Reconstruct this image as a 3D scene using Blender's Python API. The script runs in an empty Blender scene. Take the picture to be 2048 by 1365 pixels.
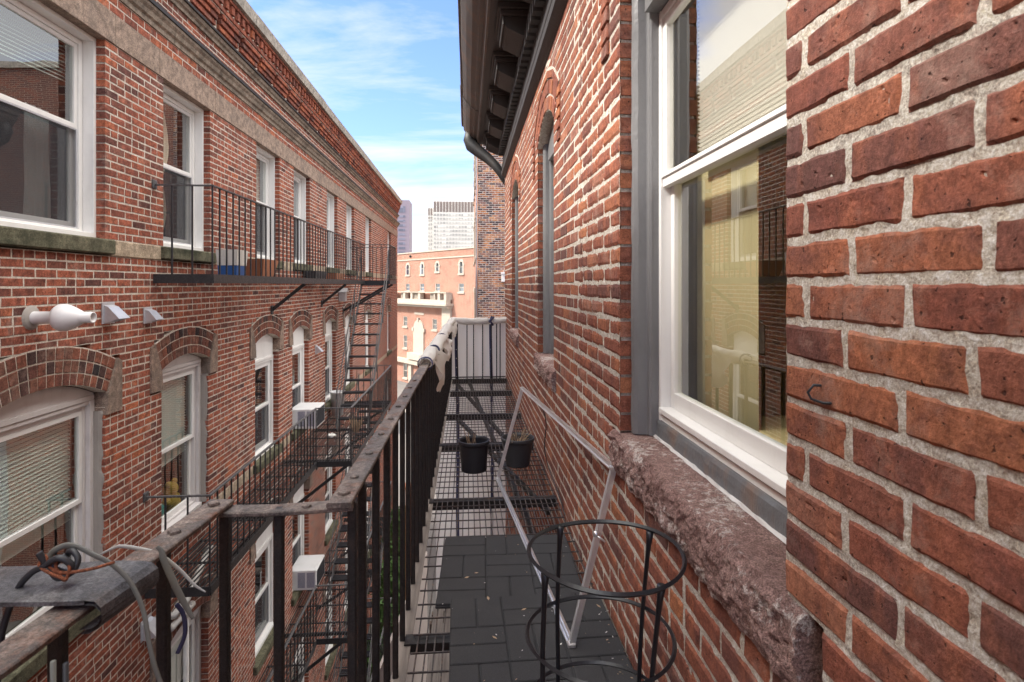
import bpy, math, random
import numpy as np
from mathutils import Vector
rad = math.radians
random.seed(7)
RS = np.random.RandomState(11)
SC = bpy.context.scene
COL = SC.collection

# ---------------------------------------------------------------- camera
TH = math.atan(89 / 1138)
cam = bpy.data.cameras.new('camera')
camo = bpy.data.objects.new('camera', cam)
COL.objects.link(camo)
camo.location = (0, 0, 0)
camo.rotation_euler = (rad(90), 0, -TH)
cam.sensor_width = 36
cam.lens = 1138 * 36 / 2048
cam.shift_y = -112.5 / 2048
cam.clip_start = 0.02
cam.clip_end = 2000
cam.dof.use_dof = True
cam.dof.focus_distance = 2.6
cam.dof.aperture_fstop = 11.0
SC.camera = camo
SC.render.resolution_x = 1024
SC.render.resolution_y = 682

# ---------------------------------------------------------------- sun and sky
SUN_TO = Vector((-1.0, -0.16, 1.02)).normalized()
sun = bpy.data.lights.new('sun', 'SUN')
suno = bpy.data.objects.new('sun', sun)
COL.objects.link(suno)
suno.rotation_euler = SUN_TO.to_track_quat('Z', 'Y').to_euler()
sun.energy = 1.55
sun.angle = rad(6)
sun.color = (1.0, 0.94, 0.86)
w = bpy.data.worlds.new('World')
SC.world = w
w.use_nodes = True
nt = w.node_tree
nt.nodes.clear()
N = nt.nodes.new
L = nt.links.new
out = N('ShaderNodeOutputWorld')
bg = N('ShaderNodeBackground')
sky = N('ShaderNodeTexSky')
sky.sky_type = 'NISHITA'
sky.sun_disc = False
sky.sun_elevation = math.asin(SUN_TO.z)
sky.sun_rotation = math.atan2(SUN_TO.x, SUN_TO.y)
sky.air_density = 1.3
sky.dust_density = 0.6
sky.ozone_density = 2.5
tc = N('ShaderNodeTexCoord')
sx = N('ShaderNodeSeparateXYZ')
L(tc.outputs['Generated'], sx.inputs[0])
zmax = N('ShaderNodeMath'); zmax.operation = 'MAXIMUM'; zmax.inputs[1].default_value = 0.0
L(sx.outputs[2], zmax.inputs[0])
zadd = N('ShaderNodeMath'); zadd.operation = 'ADD'; zadd.inputs[1].default_value = 0.16
L(zmax.outputs[0], zadd.inputs[0])
dx = N('ShaderNodeMath'); dx.operation = 'DIVIDE'
dy = N('ShaderNodeMath'); dy.operation = 'DIVIDE'
L(sx.outputs[0], dx.inputs[0]); L(zadd.outputs[0], dx.inputs[1])
L(sx.outputs[1], dy.inputs[0]); L(zadd.outputs[0], dy.inputs[1])
cx = N('ShaderNodeCombineXYZ')
L(dx.outputs[0], cx.inputs[0]); L(dy.outputs[0], cx.inputs[1])
mp = N('ShaderNodeMapping')
mp.inputs['Location'].default_value = (3.1, 0.4, 0)
mp.inputs['Rotation'].default_value = (0, 0, rad(12))
mp.inputs['Scale'].default_value = (0.55, 1.5, 1)
L(cx.outputs[0], mp.inputs['Vector'])
ns = N('ShaderNodeTexNoise')
ns.inputs['Scale'].default_value = 1.5
ns.inputs['Detail'].default_value = 9
ns.inputs['Roughness'].default_value = 0.62
ns.inputs['Distortion'].default_value = 0.35
L(mp.outputs[0], ns.inputs['Vector'])
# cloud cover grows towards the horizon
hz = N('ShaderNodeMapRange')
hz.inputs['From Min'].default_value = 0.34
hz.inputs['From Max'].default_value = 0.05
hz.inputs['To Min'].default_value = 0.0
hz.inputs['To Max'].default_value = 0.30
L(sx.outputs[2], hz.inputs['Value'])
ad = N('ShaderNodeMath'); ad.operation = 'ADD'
hz2 = N('ShaderNodeMapRange')      # cloud bank overhead, out of view, added to lift and neutralise the shade
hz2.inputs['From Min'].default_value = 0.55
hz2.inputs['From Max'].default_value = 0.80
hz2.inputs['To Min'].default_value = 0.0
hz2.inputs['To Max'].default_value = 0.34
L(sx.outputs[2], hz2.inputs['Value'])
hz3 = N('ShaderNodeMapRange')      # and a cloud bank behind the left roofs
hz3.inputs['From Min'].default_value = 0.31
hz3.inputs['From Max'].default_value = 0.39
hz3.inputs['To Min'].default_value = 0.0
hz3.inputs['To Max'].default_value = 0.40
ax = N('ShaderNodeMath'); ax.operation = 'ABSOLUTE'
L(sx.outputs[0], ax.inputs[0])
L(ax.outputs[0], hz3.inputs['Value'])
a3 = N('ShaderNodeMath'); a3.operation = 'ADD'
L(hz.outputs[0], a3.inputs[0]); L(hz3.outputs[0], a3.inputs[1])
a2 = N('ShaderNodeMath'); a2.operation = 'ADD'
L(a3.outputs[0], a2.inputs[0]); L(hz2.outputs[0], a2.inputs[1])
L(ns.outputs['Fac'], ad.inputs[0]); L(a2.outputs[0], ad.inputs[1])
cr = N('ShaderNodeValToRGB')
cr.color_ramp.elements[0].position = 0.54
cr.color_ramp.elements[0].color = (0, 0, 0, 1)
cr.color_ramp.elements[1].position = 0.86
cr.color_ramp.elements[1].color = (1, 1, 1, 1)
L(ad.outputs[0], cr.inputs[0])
mx = N('ShaderNodeMixRGB')
cc = N('ShaderNodeMixRGB')            # low cloud stays dull; the added overhead bank is brightened as fill light
cc.inputs[1].default_value = (2.0, 2.0, 2.08, 1)
cc.inputs[2].default_value = (8.6, 8.3, 7.8, 1)
cm = N('ShaderNodeMapRange')
cm.inputs['From Min'].default_value = 0.5
cm.inputs['From Max'].default_value = 0.75
L(sx.outputs[2], cm.inputs['Value'])
L(cm.outputs[0], cc.inputs[0])
L(cc.outputs[0], mx.inputs[2])
tint = N('ShaderNodeMixRGB'); tint.blend_type = 'MULTIPLY'
tint.inputs[0].default_value = 1.0
tint.inputs[2].default_value = (0.36, 0.395, 0.57, 1)
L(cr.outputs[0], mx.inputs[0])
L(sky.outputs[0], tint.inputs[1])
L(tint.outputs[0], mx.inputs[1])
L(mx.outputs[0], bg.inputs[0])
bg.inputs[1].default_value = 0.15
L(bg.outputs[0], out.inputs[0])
SC.view_settings.view_transform = 'Standard'
SC.view_settings.look = 'None'
SC.view_settings.exposure = 2.05
SC.view_settings.gamma = 1
SC.cycles.max_bounces = 8
SC.cycles.transparent_max_bounces = 24

# ---------------------------------------------------------------- materials
def C(c):
    return (c[0], c[1], c[2], 1) if len(c) == 3 else c

class MT:
    def __init__(s, name):
        s.m = bpy.data.materials.new(name)
        s.m.use_nodes = True
        s.nt = s.m.node_tree
        s.bsdf = s.nt.nodes['Principled BSDF']
        s.out = s.nt.nodes['Material Output']
        s.co = None
    def n(s, t, **kw):
        nd = s.nt.nodes.new(t)
        for k, v in kw.items():
            if k in nd.inputs:
                nd.inputs[k].default_value = v
            else:
                setattr(nd, k, v)
        return nd
    def l(s, a, b):
        s.nt.links.new(a, b)
    def pos(s):
        if s.co is None:
            s.co = s.n('ShaderNodeNewGeometry')
        return s.co.outputs['Position']
    def island(s):
        s.pos()
        return s.co.outputs['Random Per Island']
    def noise(s, scale, detail=3, rough=0.55, vec=None, stretch=None, dist=0.0):
        nd = s.n('ShaderNodeTexNoise')
        nd.inputs['Scale'].default_value = scale
        nd.inputs['Detail'].default_value = detail
        nd.inputs['Roughness'].default_value = rough
        nd.inputs['Distortion'].default_value = dist
        v = vec if vec is not None else s.pos()
        if stretch:
            mpn = s.n('ShaderNodeMapping')
            mpn.inputs['Scale'].default_value = stretch
            s.l(v, mpn.inputs['Vector'])
            v = mpn.outputs[0]
        s.l(v, nd.inputs['Vector'])
        return nd.outputs['Fac']
    def ramp(s, fac, stops, interp='LINEAR'):
        r = s.n('ShaderNodeValToRGB')
        r.color_ramp.interpolation = interp
        e = r.color_ramp.elements
        while len(e) < len(stops):
            e.new(0.5)
        for k, (p, c) in enumerate(stops):
            e[k].position = p
            e[k].color = C(c)
        s.l(fac, r.inputs[0])
        return r.outputs[0]
    def g(s, fac, a, b):
        return s.ramp(fac, [(a, (0, 0, 0)), (b, (1, 1, 1))])
    def mix(s, fac, a, b, mode='MIX'):
        m_ = s.n('ShaderNodeMixRGB', blend_type=mode)
        for i, v in ((0, fac), (1, a), (2, b)):
            if isinstance(v, (int, float)):
                m_.inputs[i].default_value = v
            elif isinstance(v, tuple):
                m_.inputs[i].default_value = C(v)
            else:
                s.l(v, m_.inputs[i])
        return m_.outputs[0]
    def math(s, op, a, b=0.0):
        m_ = s.n('ShaderNodeMath', operation=op)
        for i, v in ((0, a), (1, b)):
            if isinstance(v, (int, float)):
                m_.inputs[i].default_value = v
            else:
                s.l(v, m_.inputs[i])
        return m_.outputs[0]
    def fin(s, col, rough=0.8, metal=0.0, bump=None, bs=0.4, bd=0.003, spec=None):
        if isinstance(col, tuple):
            s.bsdf.inputs['Base Color'].default_value = C(col)
        else:
            s.l(col, s.bsdf.inputs['Base Color'])
        if isinstance(rough, (int, float)):
            s.bsdf.inputs['Roughness'].default_value = rough
        else:
            s.l(rough, s.bsdf.inputs['Roughness'])
        if isinstance(metal, (int, float)):
            s.bsdf.inputs['Metallic'].default_value = metal
        else:
            s.l(metal, s.bsdf.inputs['Metallic'])
        if spec is not None:
            s.bsdf.inputs['Specular IOR Level'].default_value = spec
        if bump is not None:
            b = s.n('ShaderNodeBump')
            b.inputs['Strength'].default_value = bs
            b.inputs['Distance'].default_value = bd
            s.l(bump, b.inputs['Height'])
            s.l(b.outputs[0], s.bsdf.inputs['Normal'])
        return s.m

def grit(m, c, scale, amt=0.7, lo=0.36, hi=0.64, a=0.2, b=0.82):
    n = m.noise(scale, 5, 0.75)
    return m.mix(amt, c, m.ramp(n, [(lo, (a,)*3), (0.5, (0.5,)*3), (hi, (b,)*3)]), 'OVERLAY'), n

def brick_mat(name, stops, dark, darkamt, scale=1.0, fine=60, blotch=None, gr=0.65):
    m = MT(name)
    isl = m.island()
    base = m.ramp(isl, stops)
    n1 = m.noise(11 * scale, 5, 0.65)
    c = m.mix(m.math('MULTIPLY', m.g(n1, 0.48, 0.66), darkamt), base, dark)
    if blotch:
        c = m.mix(m.math('MULTIPLY', m.g(m.noise(12, 4, 0.6, stretch=(1, 1, 0.5)), 0.52, 0.70), 0.55), c, blotch)
    c, g1 = grit(m, c, fine * 0.45, gr)
    c, n2 = grit(m, c, fine * 2.2, gr * 1.1)
    # runoff streaks and soot clouds
    st = m.noise(2.6, 5, 0.65, stretch=(1, 1, 0.16))
    c = m.mix(m.math('MULTIPLY', m.g(st, 0.52, 0.68), 0.45), c, dark)
    c = m.mix(m.math('MULTIPLY', m.g(m.noise(0.9, 4, 0.6), 0.54, 0.70), 0.4), c, dark)
    # lime bloom and pits
    c = m.mix(m.math('MULTIPLY', m.g(m.noise(6, 6, 0.75), 0.55, 0.74), 0.5), c, (0.47, 0.33, 0.27))
    pit = m.g(m.noise(95, 2, 0.5), 0.66, 0.72)
    c = m.mix(m.math('MULTIPLY', pit, 0.75), c, (0.02, 0.012, 0.01))
    b = m.math('SUBTRACT', m.math('ADD', n2, m.math('MULTIPLY', g1, 0.8)), m.math('MULTIPLY', pit, 0.9))
    return m.fin(c, 0.9, bump=b, bs=0.7, bd=0.004, spec=0.2)

M = {}
M['brick_left'] = brick_mat('brick_left', [(0.0, (0.11, 0.05, 0.044)), (0.06, (0.17, 0.068, 0.052)), (0.25, (0.27, 0.087, 0.056)),
    (0.55, (0.36, 0.112, 0.065)), (0.78, (0.31, 0.102, 0.068)), (0.92, (0.43, 0.138, 0.07)), (1.0, (0.26, 0.115, 0.09))], (0.085, 0.04, 0.037), 0.6)
M['brick_right'] = brick_mat('brick_right', [(0.0, (0.13, 0.066, 0.057)), (0.12, (0.21, 0.084, 0.062)), (0.4, (0.30, 0.110, 0.068)),
    (0.62, (0.245, 0.085, 0.058)), (0.8, (0.33, 0.122, 0.07)), (0.92, (0.41, 0.16, 0.08)), (1.0, (0.29, 0.15, 0.125))], (0.15, 0.065, 0.056), 0.7, fine=85, blotch=(0.42, 0.145, 0.075), gr=0.42)
M['brick_arch'] = brick_mat('brick_arch', [(0.0, (0.035, 0.03, 0.032)), (0.15, (0.10, 0.055, 0.048)), (0.3, (0.19, 0.075, 0.055)),
    (0.6, (0.25, 0.095, 0.062)), (0.85, (0.20, 0.095, 0.068)), (1.0, (0.16, 0.085, 0.065))], (0.08, 0.04, 0.035), 0.6)
M['brick_dark'] = brick_mat('brick_dark', [(0.0, (0.05, 0.035, 0.04)), (0.22, (0.11, 0.06, 0.055)), (0.36, (0.2, 0.085, 0.075)),
    (0.5, (0.42, 0.17, 0.085)), (0.75, (0.55, 0.27, 0.12)), (0.9, (0.32, 0.14, 0.09)), (1.0, (0.17, 0.085, 0.085))], (0.05, 0.03, 0.035), 0.9, scale=0.12)

def mortar_mat(name, a, b, dirt):
    m = MT(name)
    n1 = m.noise(5, 4)
    n2 = m.noise(130, 4, 0.7)
    c = m.mix(n1, a, b)
    c = m.mix(m.math('MULTIPLY', m.g(m.noise(2.1, 4, 0.6), 0.5, 0.75), 0.7), c, dirt)
    c, q1 = grit(m, c, 45, 0.5)
    c, q2 = grit(m, c, 230, 0.8)
    c = m.mix(m.math('MULTIPLY', m.g(m.noise(60, 4, 0.7), 0.62, 0.7), 0.6), c, (0.12, 0.10, 0.085))
    return m.fin(c, 0.95, bump=m.math('ADD', q1, q2), bs=0.9, bd=0.004, spec=0.1)
M['mortar_left'] = mortar_mat('mortar_left', (0.68, 0.61, 0.53), (0.56, 0.50, 0.43), (0.40, 0.34, 0.29))
M['mortar_right'] = mortar_mat('mortar_right', (0.66, 0.60, 0.52), (0.55, 0.505, 0.44), (0.36, 0.33, 0.29))
M['mortar_dark'] = mortar_mat('mortar_dark', (0.62, 0.56, 0.5), (0.55, 0.5, 0.45), (0.4, 0.36, 0.32))

def flat_brick(name, c1, c2, mort, scale_u=1.0, axis='XZ', msize=0.012, bwid=0.213, rowh=0.0677):
    m = MT(name)
    sp = m.n('ShaderNodeSeparateXYZ'); m.l(m.pos(), sp.inputs[0])
    cb = m.n('ShaderNodeCombineXYZ')
    h = m.math('ADD', sp.outputs[0], sp.outputs[1])
    m.l(h, cb.inputs[0]); m.l(sp.outputs[2], cb.inputs[1])
    b = m.n('ShaderNodeTexBrick')
    m.l(cb.outputs[0], b.inputs['Vector'])
    b.inputs['Color1'].default_value = C(c1); b.inputs['Color2'].default_value = C(c2)
    b.inputs['Mortar'].default_value = C(mort)
    b.inputs['Scale'].default_value = 1.0
    b.inputs['Mortar Size'].default_value = msize / 2
    b.inputs['Brick Width'].default_value = bwid
    b.inputs['Row Height'].default_value = rowh
    b.inputs['Bias'].default_value = 0.0
    c = m.mix(m.math('MULTIPLY', m.g(m.noise(0.6, 4), 0.45, 0.8), 0.4), b.outputs['Color'], (0.12, 0.06, 0.05))
    c = m.mix(0.4, c, m.mix(m.noise(20, 4), (0.3,)*3, (0.75,)*3), 'OVERLAY')
    return m.fin(c, 0.9, bump=b.outputs['Fac'], bs=-0.4, bd=0.004, spec=0.2)
M['flat_left'] = flat_brick('flat_left', (0.30, 0.08, 0.045), (0.12, 0.045, 0.035), (0.42, 0.38, 0.33))
M['flat_right'] = flat_brick('flat_right', (0.34, 0.09, 0.045), (0.16, 0.055, 0.04), (0.5, 0.45, 0.38), msize=0.014)
M['flat_far'] = flat_brick('flat_far', (0.36, 0.135, 0.082), (0.30, 0.11, 0.066), (0.55, 0.42, 0.34), msize=0.02)

def stone_mat(name, a, b, dirt, dirtamt=0.6, grain=(30, 30, 30), rough=0.9):
    m = MT(name)
    n1 = m.noise(4, 5, 0.65)
    n2 = m.noise(grain[0], 5, 0.7, stretch=(1, 0.35, 1.6))
    c = m.mix(n1, a, b)
    c = m.mix(m.math('MULTIPLY', m.g(m.noise(3.1, 6, 0.7, stretch=(1, 0.6, 1)), 0.48, 0.68), dirtamt), c, dirt)
    c, q1 = grit(m, c, 14, 0.6)
    c, q2 = grit(m, c, 120, 0.7)
    c = m.mix(m.math('MULTIPLY', m.g(m.noise(3.2, 5, 0.65, stretch=(1, 1, 0.2)), 0.53, 0.68), 0.5), c, dirt)
    return m.fin(c, rough, bump=m.math('ADD', n2, q2), bs=0.7, bd=0.005, spec=0.2)
M['lintel_stone'] = stone_mat('lintel_stone', (0.34, 0.255, 0.20), (0.28, 0.21, 0.17), (0.17, 0.14, 0.12))
M['moss_sill'] = stone_mat('moss_sill', (0.10, 0.10, 0.065), (0.15, 0.135, 0.09), (0.035, 0.04, 0.025), 0.9)
M['cream_stone'] = stone_mat('cream_stone', (0.46, 0.37, 0.27), (0.38, 0.30, 0.22), (0.22, 0.17, 0.12))
M['impost_stone'] = stone_mat('impost_stone', (0.32, 0.22, 0.17), (0.24, 0.19, 0.155), (0.10, 0.09, 0.08), 0.8)
M['string_stone'] = stone_mat('string_stone', (0.36, 0.295, 0.235), (0.28, 0.235, 0.19), (0.11, 0.095, 0.08), 0.8)
M['coping'] = stone_mat('coping', (0.42, 0.38, 0.33), (0.35, 0.32, 0.28), (0.22, 0.2, 0.18), 0.5)
M['lime_stone'] = stone_mat('lime_stone', (0.52, 0.455, 0.375), (0.46, 0.40, 0.33), (0.38, 0.33, 0.27), 0.4)

def rough_sill():
    m = MT('rough_brownstone')
    n1 = m.noise(9, 6, 0.7)
    c = m.mix(m.g(n1, 0.35, 0.65), (0.35, 0.225, 0.20), (0.23, 0.135, 0.12))
    fleck = m.noise(48, 8, 0.82)
    zone = m.noise(7, 4, 0.6, stretch=(1, 0.5, 2.2))
    c = m.mix(m.math('MULTIPLY', m.g(m.math('ADD', fleck, m.math('MULTIPLY', zone, 0.7)), 0.895, 0.955), 0.85), c, (0.62, 0.54, 0.50))
    c, q1 = grit(m, c, 60, 0.5)
    c, q2 = grit(m, c, 240, 0.8)
    return m.fin(c, 0.92, bump=m.math('ADD', fleck, q2), bs=1.0, bd=0.006, spec=0.2)
M['rough_sill'] = rough_sill()

def paint(name, col, dirt=(0.3, 0.28, 0.25), amt=0.25, rough=0.45, bumpy=0.25):
    m = MT(name)
    n = m.noise(7, 5, 0.65, stretch=(1, 1, 0.4))
    f = m.noise(60, 4, 0.6)
    c = m.mix(m.math('MULTIPLY', m.g(n, 0.5, 0.78), amt), col, dirt)
    return m.fin(c, rough, bump=f, bs=bumpy, bd=0.002)
M['white'] = paint('white_vinyl', (0.82, 0.81, 0.79), (0.55, 0.53, 0.5), 0.3)
M['old_white'] = paint('old_white_wood', (0.66, 0.63, 0.62), (0.36, 0.32, 0.30), 0.5, 0.6, 0.5)
M['grey_paint'] = paint('grey_wood_paint', (0.19, 0.19, 0.195), (0.11, 0.11, 0.115), 0.7, 0.45, 0.8)
M['grey_flash'] = paint('grey_flashing', (0.15, 0.155, 0.165), (0.30, 0.17, 0.10), 0.8, 0.5, 1.0)
M['cornice_metal'] = paint('weathered_cornice', (0.055, 0.05, 0.048), (0.045, 0.04, 0.038), 0.75, 0.6, 0.8)
M['gutter_metal'] = paint('brown_gutter', (0.12, 0.105, 0.096), (0.22, 0.12, 0.07), 0.95, 0.6, 0.8)
M['downspout'] = paint('dark_spout', (0.025, 0.025, 0.027), (0.09, 0.07, 0.06), 0.5, 0.55, 0.5)
M['blind'] = paint('blind', (0.66, 0.76, 0.70), (0.4, 0.46, 0.42), 0.2, 0.6, 0.1)
M['shade_white'] = paint('shade', (0.90, 0.88, 0.84), (0.7, 0.66, 0.6), 0.2, 0.7, 0.1)
M['curtain'] = paint('curtain', (0.74, 0.66, 0.54), (0.6, 0.52, 0.42), 0.3, 0.9, 0.1)
M['grey_curtain'] = paint('grey_curtain', (0.42, 0.44, 0.44), (0.3, 0.3, 0.3), 0.3, 0.9, 0.1)
M['yellow_curtain'] = paint('yellow_curtain', (0.52, 0.45, 0.26), (0.42, 0.36, 0.2), 0.3, 0.9, 0.1)
M['yellow_wall'] = paint('yellow_wall', (0.80, 0.66, 0.30), (0.7, 0.56, 0.26), 0.3, 0.8, 0.1)
M['yellow_wood'] = paint('yellow_wood', (0.78, 0.64, 0.34), (0.68, 0.5, 0.2), 0.3, 0.5, 0.1)
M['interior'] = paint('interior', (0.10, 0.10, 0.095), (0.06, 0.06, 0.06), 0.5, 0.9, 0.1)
M['ac_white'] = paint('ac_white', (0.74, 0.74, 0.74), (0.5, 0.48, 0.46), 0.4, 0.4, 0.1)
M['ac_grille'] = paint('ac_grille', (0.07, 0.072, 0.08), (0.05, 0.05, 0.055), 0.4, 0.5, 0.2)
M['ac_side'] = paint('ac_side', (0.26, 0.27, 0.34), (0.2, 0.2, 0.25), 0.4, 0.5, 0.1)
M['pvc'] = paint('pvc', (0.78, 0.77, 0.77), (0.5, 0.5, 0.5), 0.25, 0.35, 0.05)
M['pvc_dirty'] = paint('pvc_dirty', (0.66, 0.64, 0.6), (0.3, 0.27, 0.24), 0.6, 0.45, 0.1)
M['terracotta'] = paint('terracotta', (0.42, 0.17, 0.09), (0.3, 0.14, 0.09), 0.5, 0.8, 0.2)
M['blue'] = paint('blue_plastic', (0.02, 0.09, 0.28), (0.02, 0.06, 0.2), 0.4, 0.4, 0.05)
M['navy'] = paint('navy_tape', (0.04, 0.045, 0.11), (0.12, 0.125, 0.24), 0.5, 0.6, 0.3)
M['pot_black'] = paint('black_pot', (0.018, 0.020, 0.026), (0.035, 0.037, 0.042), 0.6, 0.4, 0.2)
M['pot_grey'] = paint('charcoal_pot', (0.045, 0.046, 0.050), (0.07, 0.07, 0.075), 0.6, 0.5, 0.2)
M['twig'] = paint('twig', (0.42, 0.30, 0.19), (0.2, 0.13, 0.09), 0.5, 0.9, 0.3)
M['red_cap'] = paint('red_cap', (0.5, 0.03, 0.03), (0.4, 0.03, 0.03), 0.2, 0.5, 0.1)
M['cable'] = paint('black_cable', (0.025, 0.027, 0.032), (0.05, 0.05, 0.05), 0.4, 0.5, 0.3)
M['strap'] = paint('grey_strap', (0.17, 0.175, 0.155), (0.12, 0.115, 0.1), 0.6, 0.6, 0.5)
M['strap_pale'] = paint('pale_strap', (0.42, 0.42, 0.40), (0.2, 0.19, 0.17), 0.6, 0.6, 0.5)
M['concrete_patch'] = paint('cement_patch', (0.34, 0.31, 0.28), (0.2, 0.18, 0.16), 0.6, 0.95, 1.0)
M['soil'] = paint('soil', (0.05, 0.035, 0.025), (0.16, 0.12, 0.08), 0.7, 1.0, 1.5)
M['stand_iron'] = paint('black_enamel', (0.014, 0.015, 0.019), (0.03, 0.03, 0.035), 0.5, 0.33, 0.2)
M['beige_board'] = paint('beige_board', (0.52, 0.45, 0.41), (0.4, 0.34, 0.3), 0.5, 0.8, 0.4)

def iron(name, base, rust, rustamt, worn=None, rough=0.5):
    m = MT(name)
    n = m.noise(18, 6, 0.7)
    n2 = m.noise(140, 4, 0.7)
    c = m.mix(m.math('MULTIPLY', m.g(n, 0.5, 0.68), rustamt), base, rust)
    if worn:
        c = m.mix(m.math('MULTIPLY', m.g(m.noise(11, 5, 0.7, stretch=(1, 0.35, 1)), 0.46, 0.64), 0.85), c, worn)
    c, q1 = grit(m, c, 60, 0.7)
    c, q2 = grit(m, c, 260, 0.8)
    return m.fin(c, m.math('ADD', m.math('MULTIPLY', n, 0.5), rough-0.25), bump=m.math('ADD', q2, m.math('MULTIPLY', n, 1.5)), bs=0.8, bd=0.0025)
M['iron'] = iron('black_iron', (0.016, 0.015, 0.015), (0.05, 0.03, 0.022), 0.5)
M['iron_far'] = iron('old_black_iron', (0.022, 0.022, 0.024), (0.05, 0.045, 0.042), 0.6)
M['iron_grey'] = iron('worn_grey_iron', (0.085, 0.083, 0.085), (0.05, 0.045, 0.045), 0.6, rough=0.55)
M['rail_rust'] = iron('rusty_rail', (0.10, 0.085, 0.078), (0.16, 0.07, 0.04), 0.9, (0.22, 0.175, 0.15), 0.7)
M['rust'] = iron('rust', (0.22, 0.07, 0.03), (0.12, 0.05, 0.03), 0.7, rough=0.85)
M['plate'] = iron('plate_iron', (0.07, 0.072, 0.08), (0.11, 0.08, 0.065), 0.5, (0.15, 0.15, 0.155), 0.5)
M['wire_mesh'] = iron('rusty_wire', (0.06, 0.05, 0.048), (0.14, 0.085, 0.06), 0.7, rough=0.6)

def metal(name, col, rough, amt=0.3, mtl=0.6):
    m = MT(name)
    n = m.noise(14, 5, 0.65)
    c = m.mix(m.math('MULTIPLY', m.g(n, 0.45, 0.75), amt), col, (col[0]*0.45, col[1]*0.45, col[2]*0.45))
    return m.fin(c, rough, mtl, bump=m.noise(30, 3), bs=0.08, bd=0.001)
M['alu'] = metal('aluminium', (0.88, 0.88, 0.88), 0.30, 0.25, 0.8)
M['galv'] = metal('galvanised', (0.62, 0.63, 0.66), 0.42)

def wood(name, a, b):
    m = MT(name)
    n = m.noise(26, 6, 0.7, stretch=(1, 0.06, 1))
    c = m.ramp(n, [(0.3, a), (0.7, b)])
    return m.fin(c, 0.9, bump=n, bs=0.8, bd=0.004)
M['old_wood'] = wood('old_wood', (0.06, 0.042, 0.033), (0.22, 0.15, 0.11))
M['grey_wood'] = wood('grey_wood', (0.12, 0.105, 0.095), (0.30, 0.26, 0.23))

def cloth():
    m = MT('white_tarp')
    n = m.noise(5, 4, 0.6, stretch=(1, 1, 0.3))
    c = m.mix(n, (0.86, 0.83, 0.79), (0.92, 0.90, 0.86))
    mm = m.fin(c, 0.85, bump=m.noise(22, 5, 0.6, stretch=(1, 1, 0.25)), bs=0.6, bd=0.012)
    tr = m.n('ShaderNodeBsdfTranslucent'); m.l(c, tr.inputs[0])
    ms = m.n('ShaderNodeMixShader'); ms.inputs[0].default_value = 0.35
    m.l(m.bsdf.outputs[0], ms.inputs[1]); m.l(tr.outputs[0], ms.inputs[2])
    m.l(ms.outputs[0], m.out.inputs[0])
    return mm
M['tarp'] = cloth()

def glass(name, tint=(0.86, 0.9, 0.88), mult=2.0, ior=1.5, wav=0.0, base=0.0):
    m = MT(name)
    m.nt.nodes.remove(m.bsdf)
    m.pos()
    dt = m.n('ShaderNodeVectorMath', operation='DOT_PRODUCT')
    m.l(m.co.outputs['Incoming'], dt.inputs[0]); m.l(m.co.outputs['Normal'], dt.inputs[1])
    q = m.math('SUBTRACT', 1.0, m.math('ABSOLUTE', dt.outputs['Value']))
    k = m.math('ADD', m.math('MULTIPLY', m.math('POWER', q, 4.0), mult), base)
    k = m.math('MINIMUM', k, 0.92)
    tr = m.n('ShaderNodeBsdfTransparent'); tr.inputs[0].default_value = C(tint)
    gl = m.n('ShaderNodeBsdfGlossy'); gl.inputs['Roughness'].default_value = 0.0
    gl.inputs[0].default_value = (0.95, 0.97, 0.97, 1)
    if wav:
        b = m.n('ShaderNodeBump'); b.inputs['Strength'].default_value = wav; b.inputs['Distance'].default_value = 0.02
        m.l(m.noise(2.2, 2, 0.4), b.inputs['Height']); m.l(b.outputs[0], gl.inputs['Normal'])
    ms = m.n('ShaderNodeMixShader')
    m.l(k, ms.inputs[0]); m.l(tr.outputs[0], ms.inputs[1]); m.l(gl.outputs[0], ms.inputs[2])
    m.l(ms.outputs[0], m.out.inputs[0])
    return m.m
M['glass'] = glass('window_glass', wav=0.05, mult=1.1, base=0.24)
M['glass_near'] = glass('near_glass', (0.93, 0.94, 0.9), 1.2, wav=0.015, base=0.15)
M['glass_far'] = glass('far_glass', (0.35, 0.38, 0.4), 1.0, base=0.30)

def screen():
    m = MT('insect_screen')
    m.nt.nodes.remove(m.bsdf)
    df = m.n('ShaderNodeBsdfDiffuse'); df.inputs[0].default_value = (0.07, 0.07, 0.078, 1)
    tr = m.n('ShaderNodeBsdfTransparent')
    ms = m.n('ShaderNodeMixShader'); ms.inputs[0].default_value = 0.45
    m.l(tr.outputs[0], ms.inputs[1]); m.l(df.outputs[0], ms.inputs[2]); m.l(ms.outputs[0], m.out.inputs[0])
    return m.m
M['screen'] = screen()

def rubber():
    m = MT('rubber_crumb')
    n = m.noise(330, 3, 0.8)
    c = m.mix(n, (0.014, 0.014, 0.016), (0.085, 0.084, 0.087))
    c = m.mix(m.math('MULTIPLY', m.g(m.noise(45, 2), 0.765, 0.78), 0.9), c, (0.6, 0.6, 0.58))
    c = m.mix(m.math('MULTIPLY', m.g(m.noise(6, 4), 0.5, 0.8), 0.35), c, (0.075, 0.072, 0.07))
    return m.fin(c, 0.9, bump=n, bs=1.0, bd=0.003, spec=0.3)
M['rubber'] = rubber()

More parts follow.
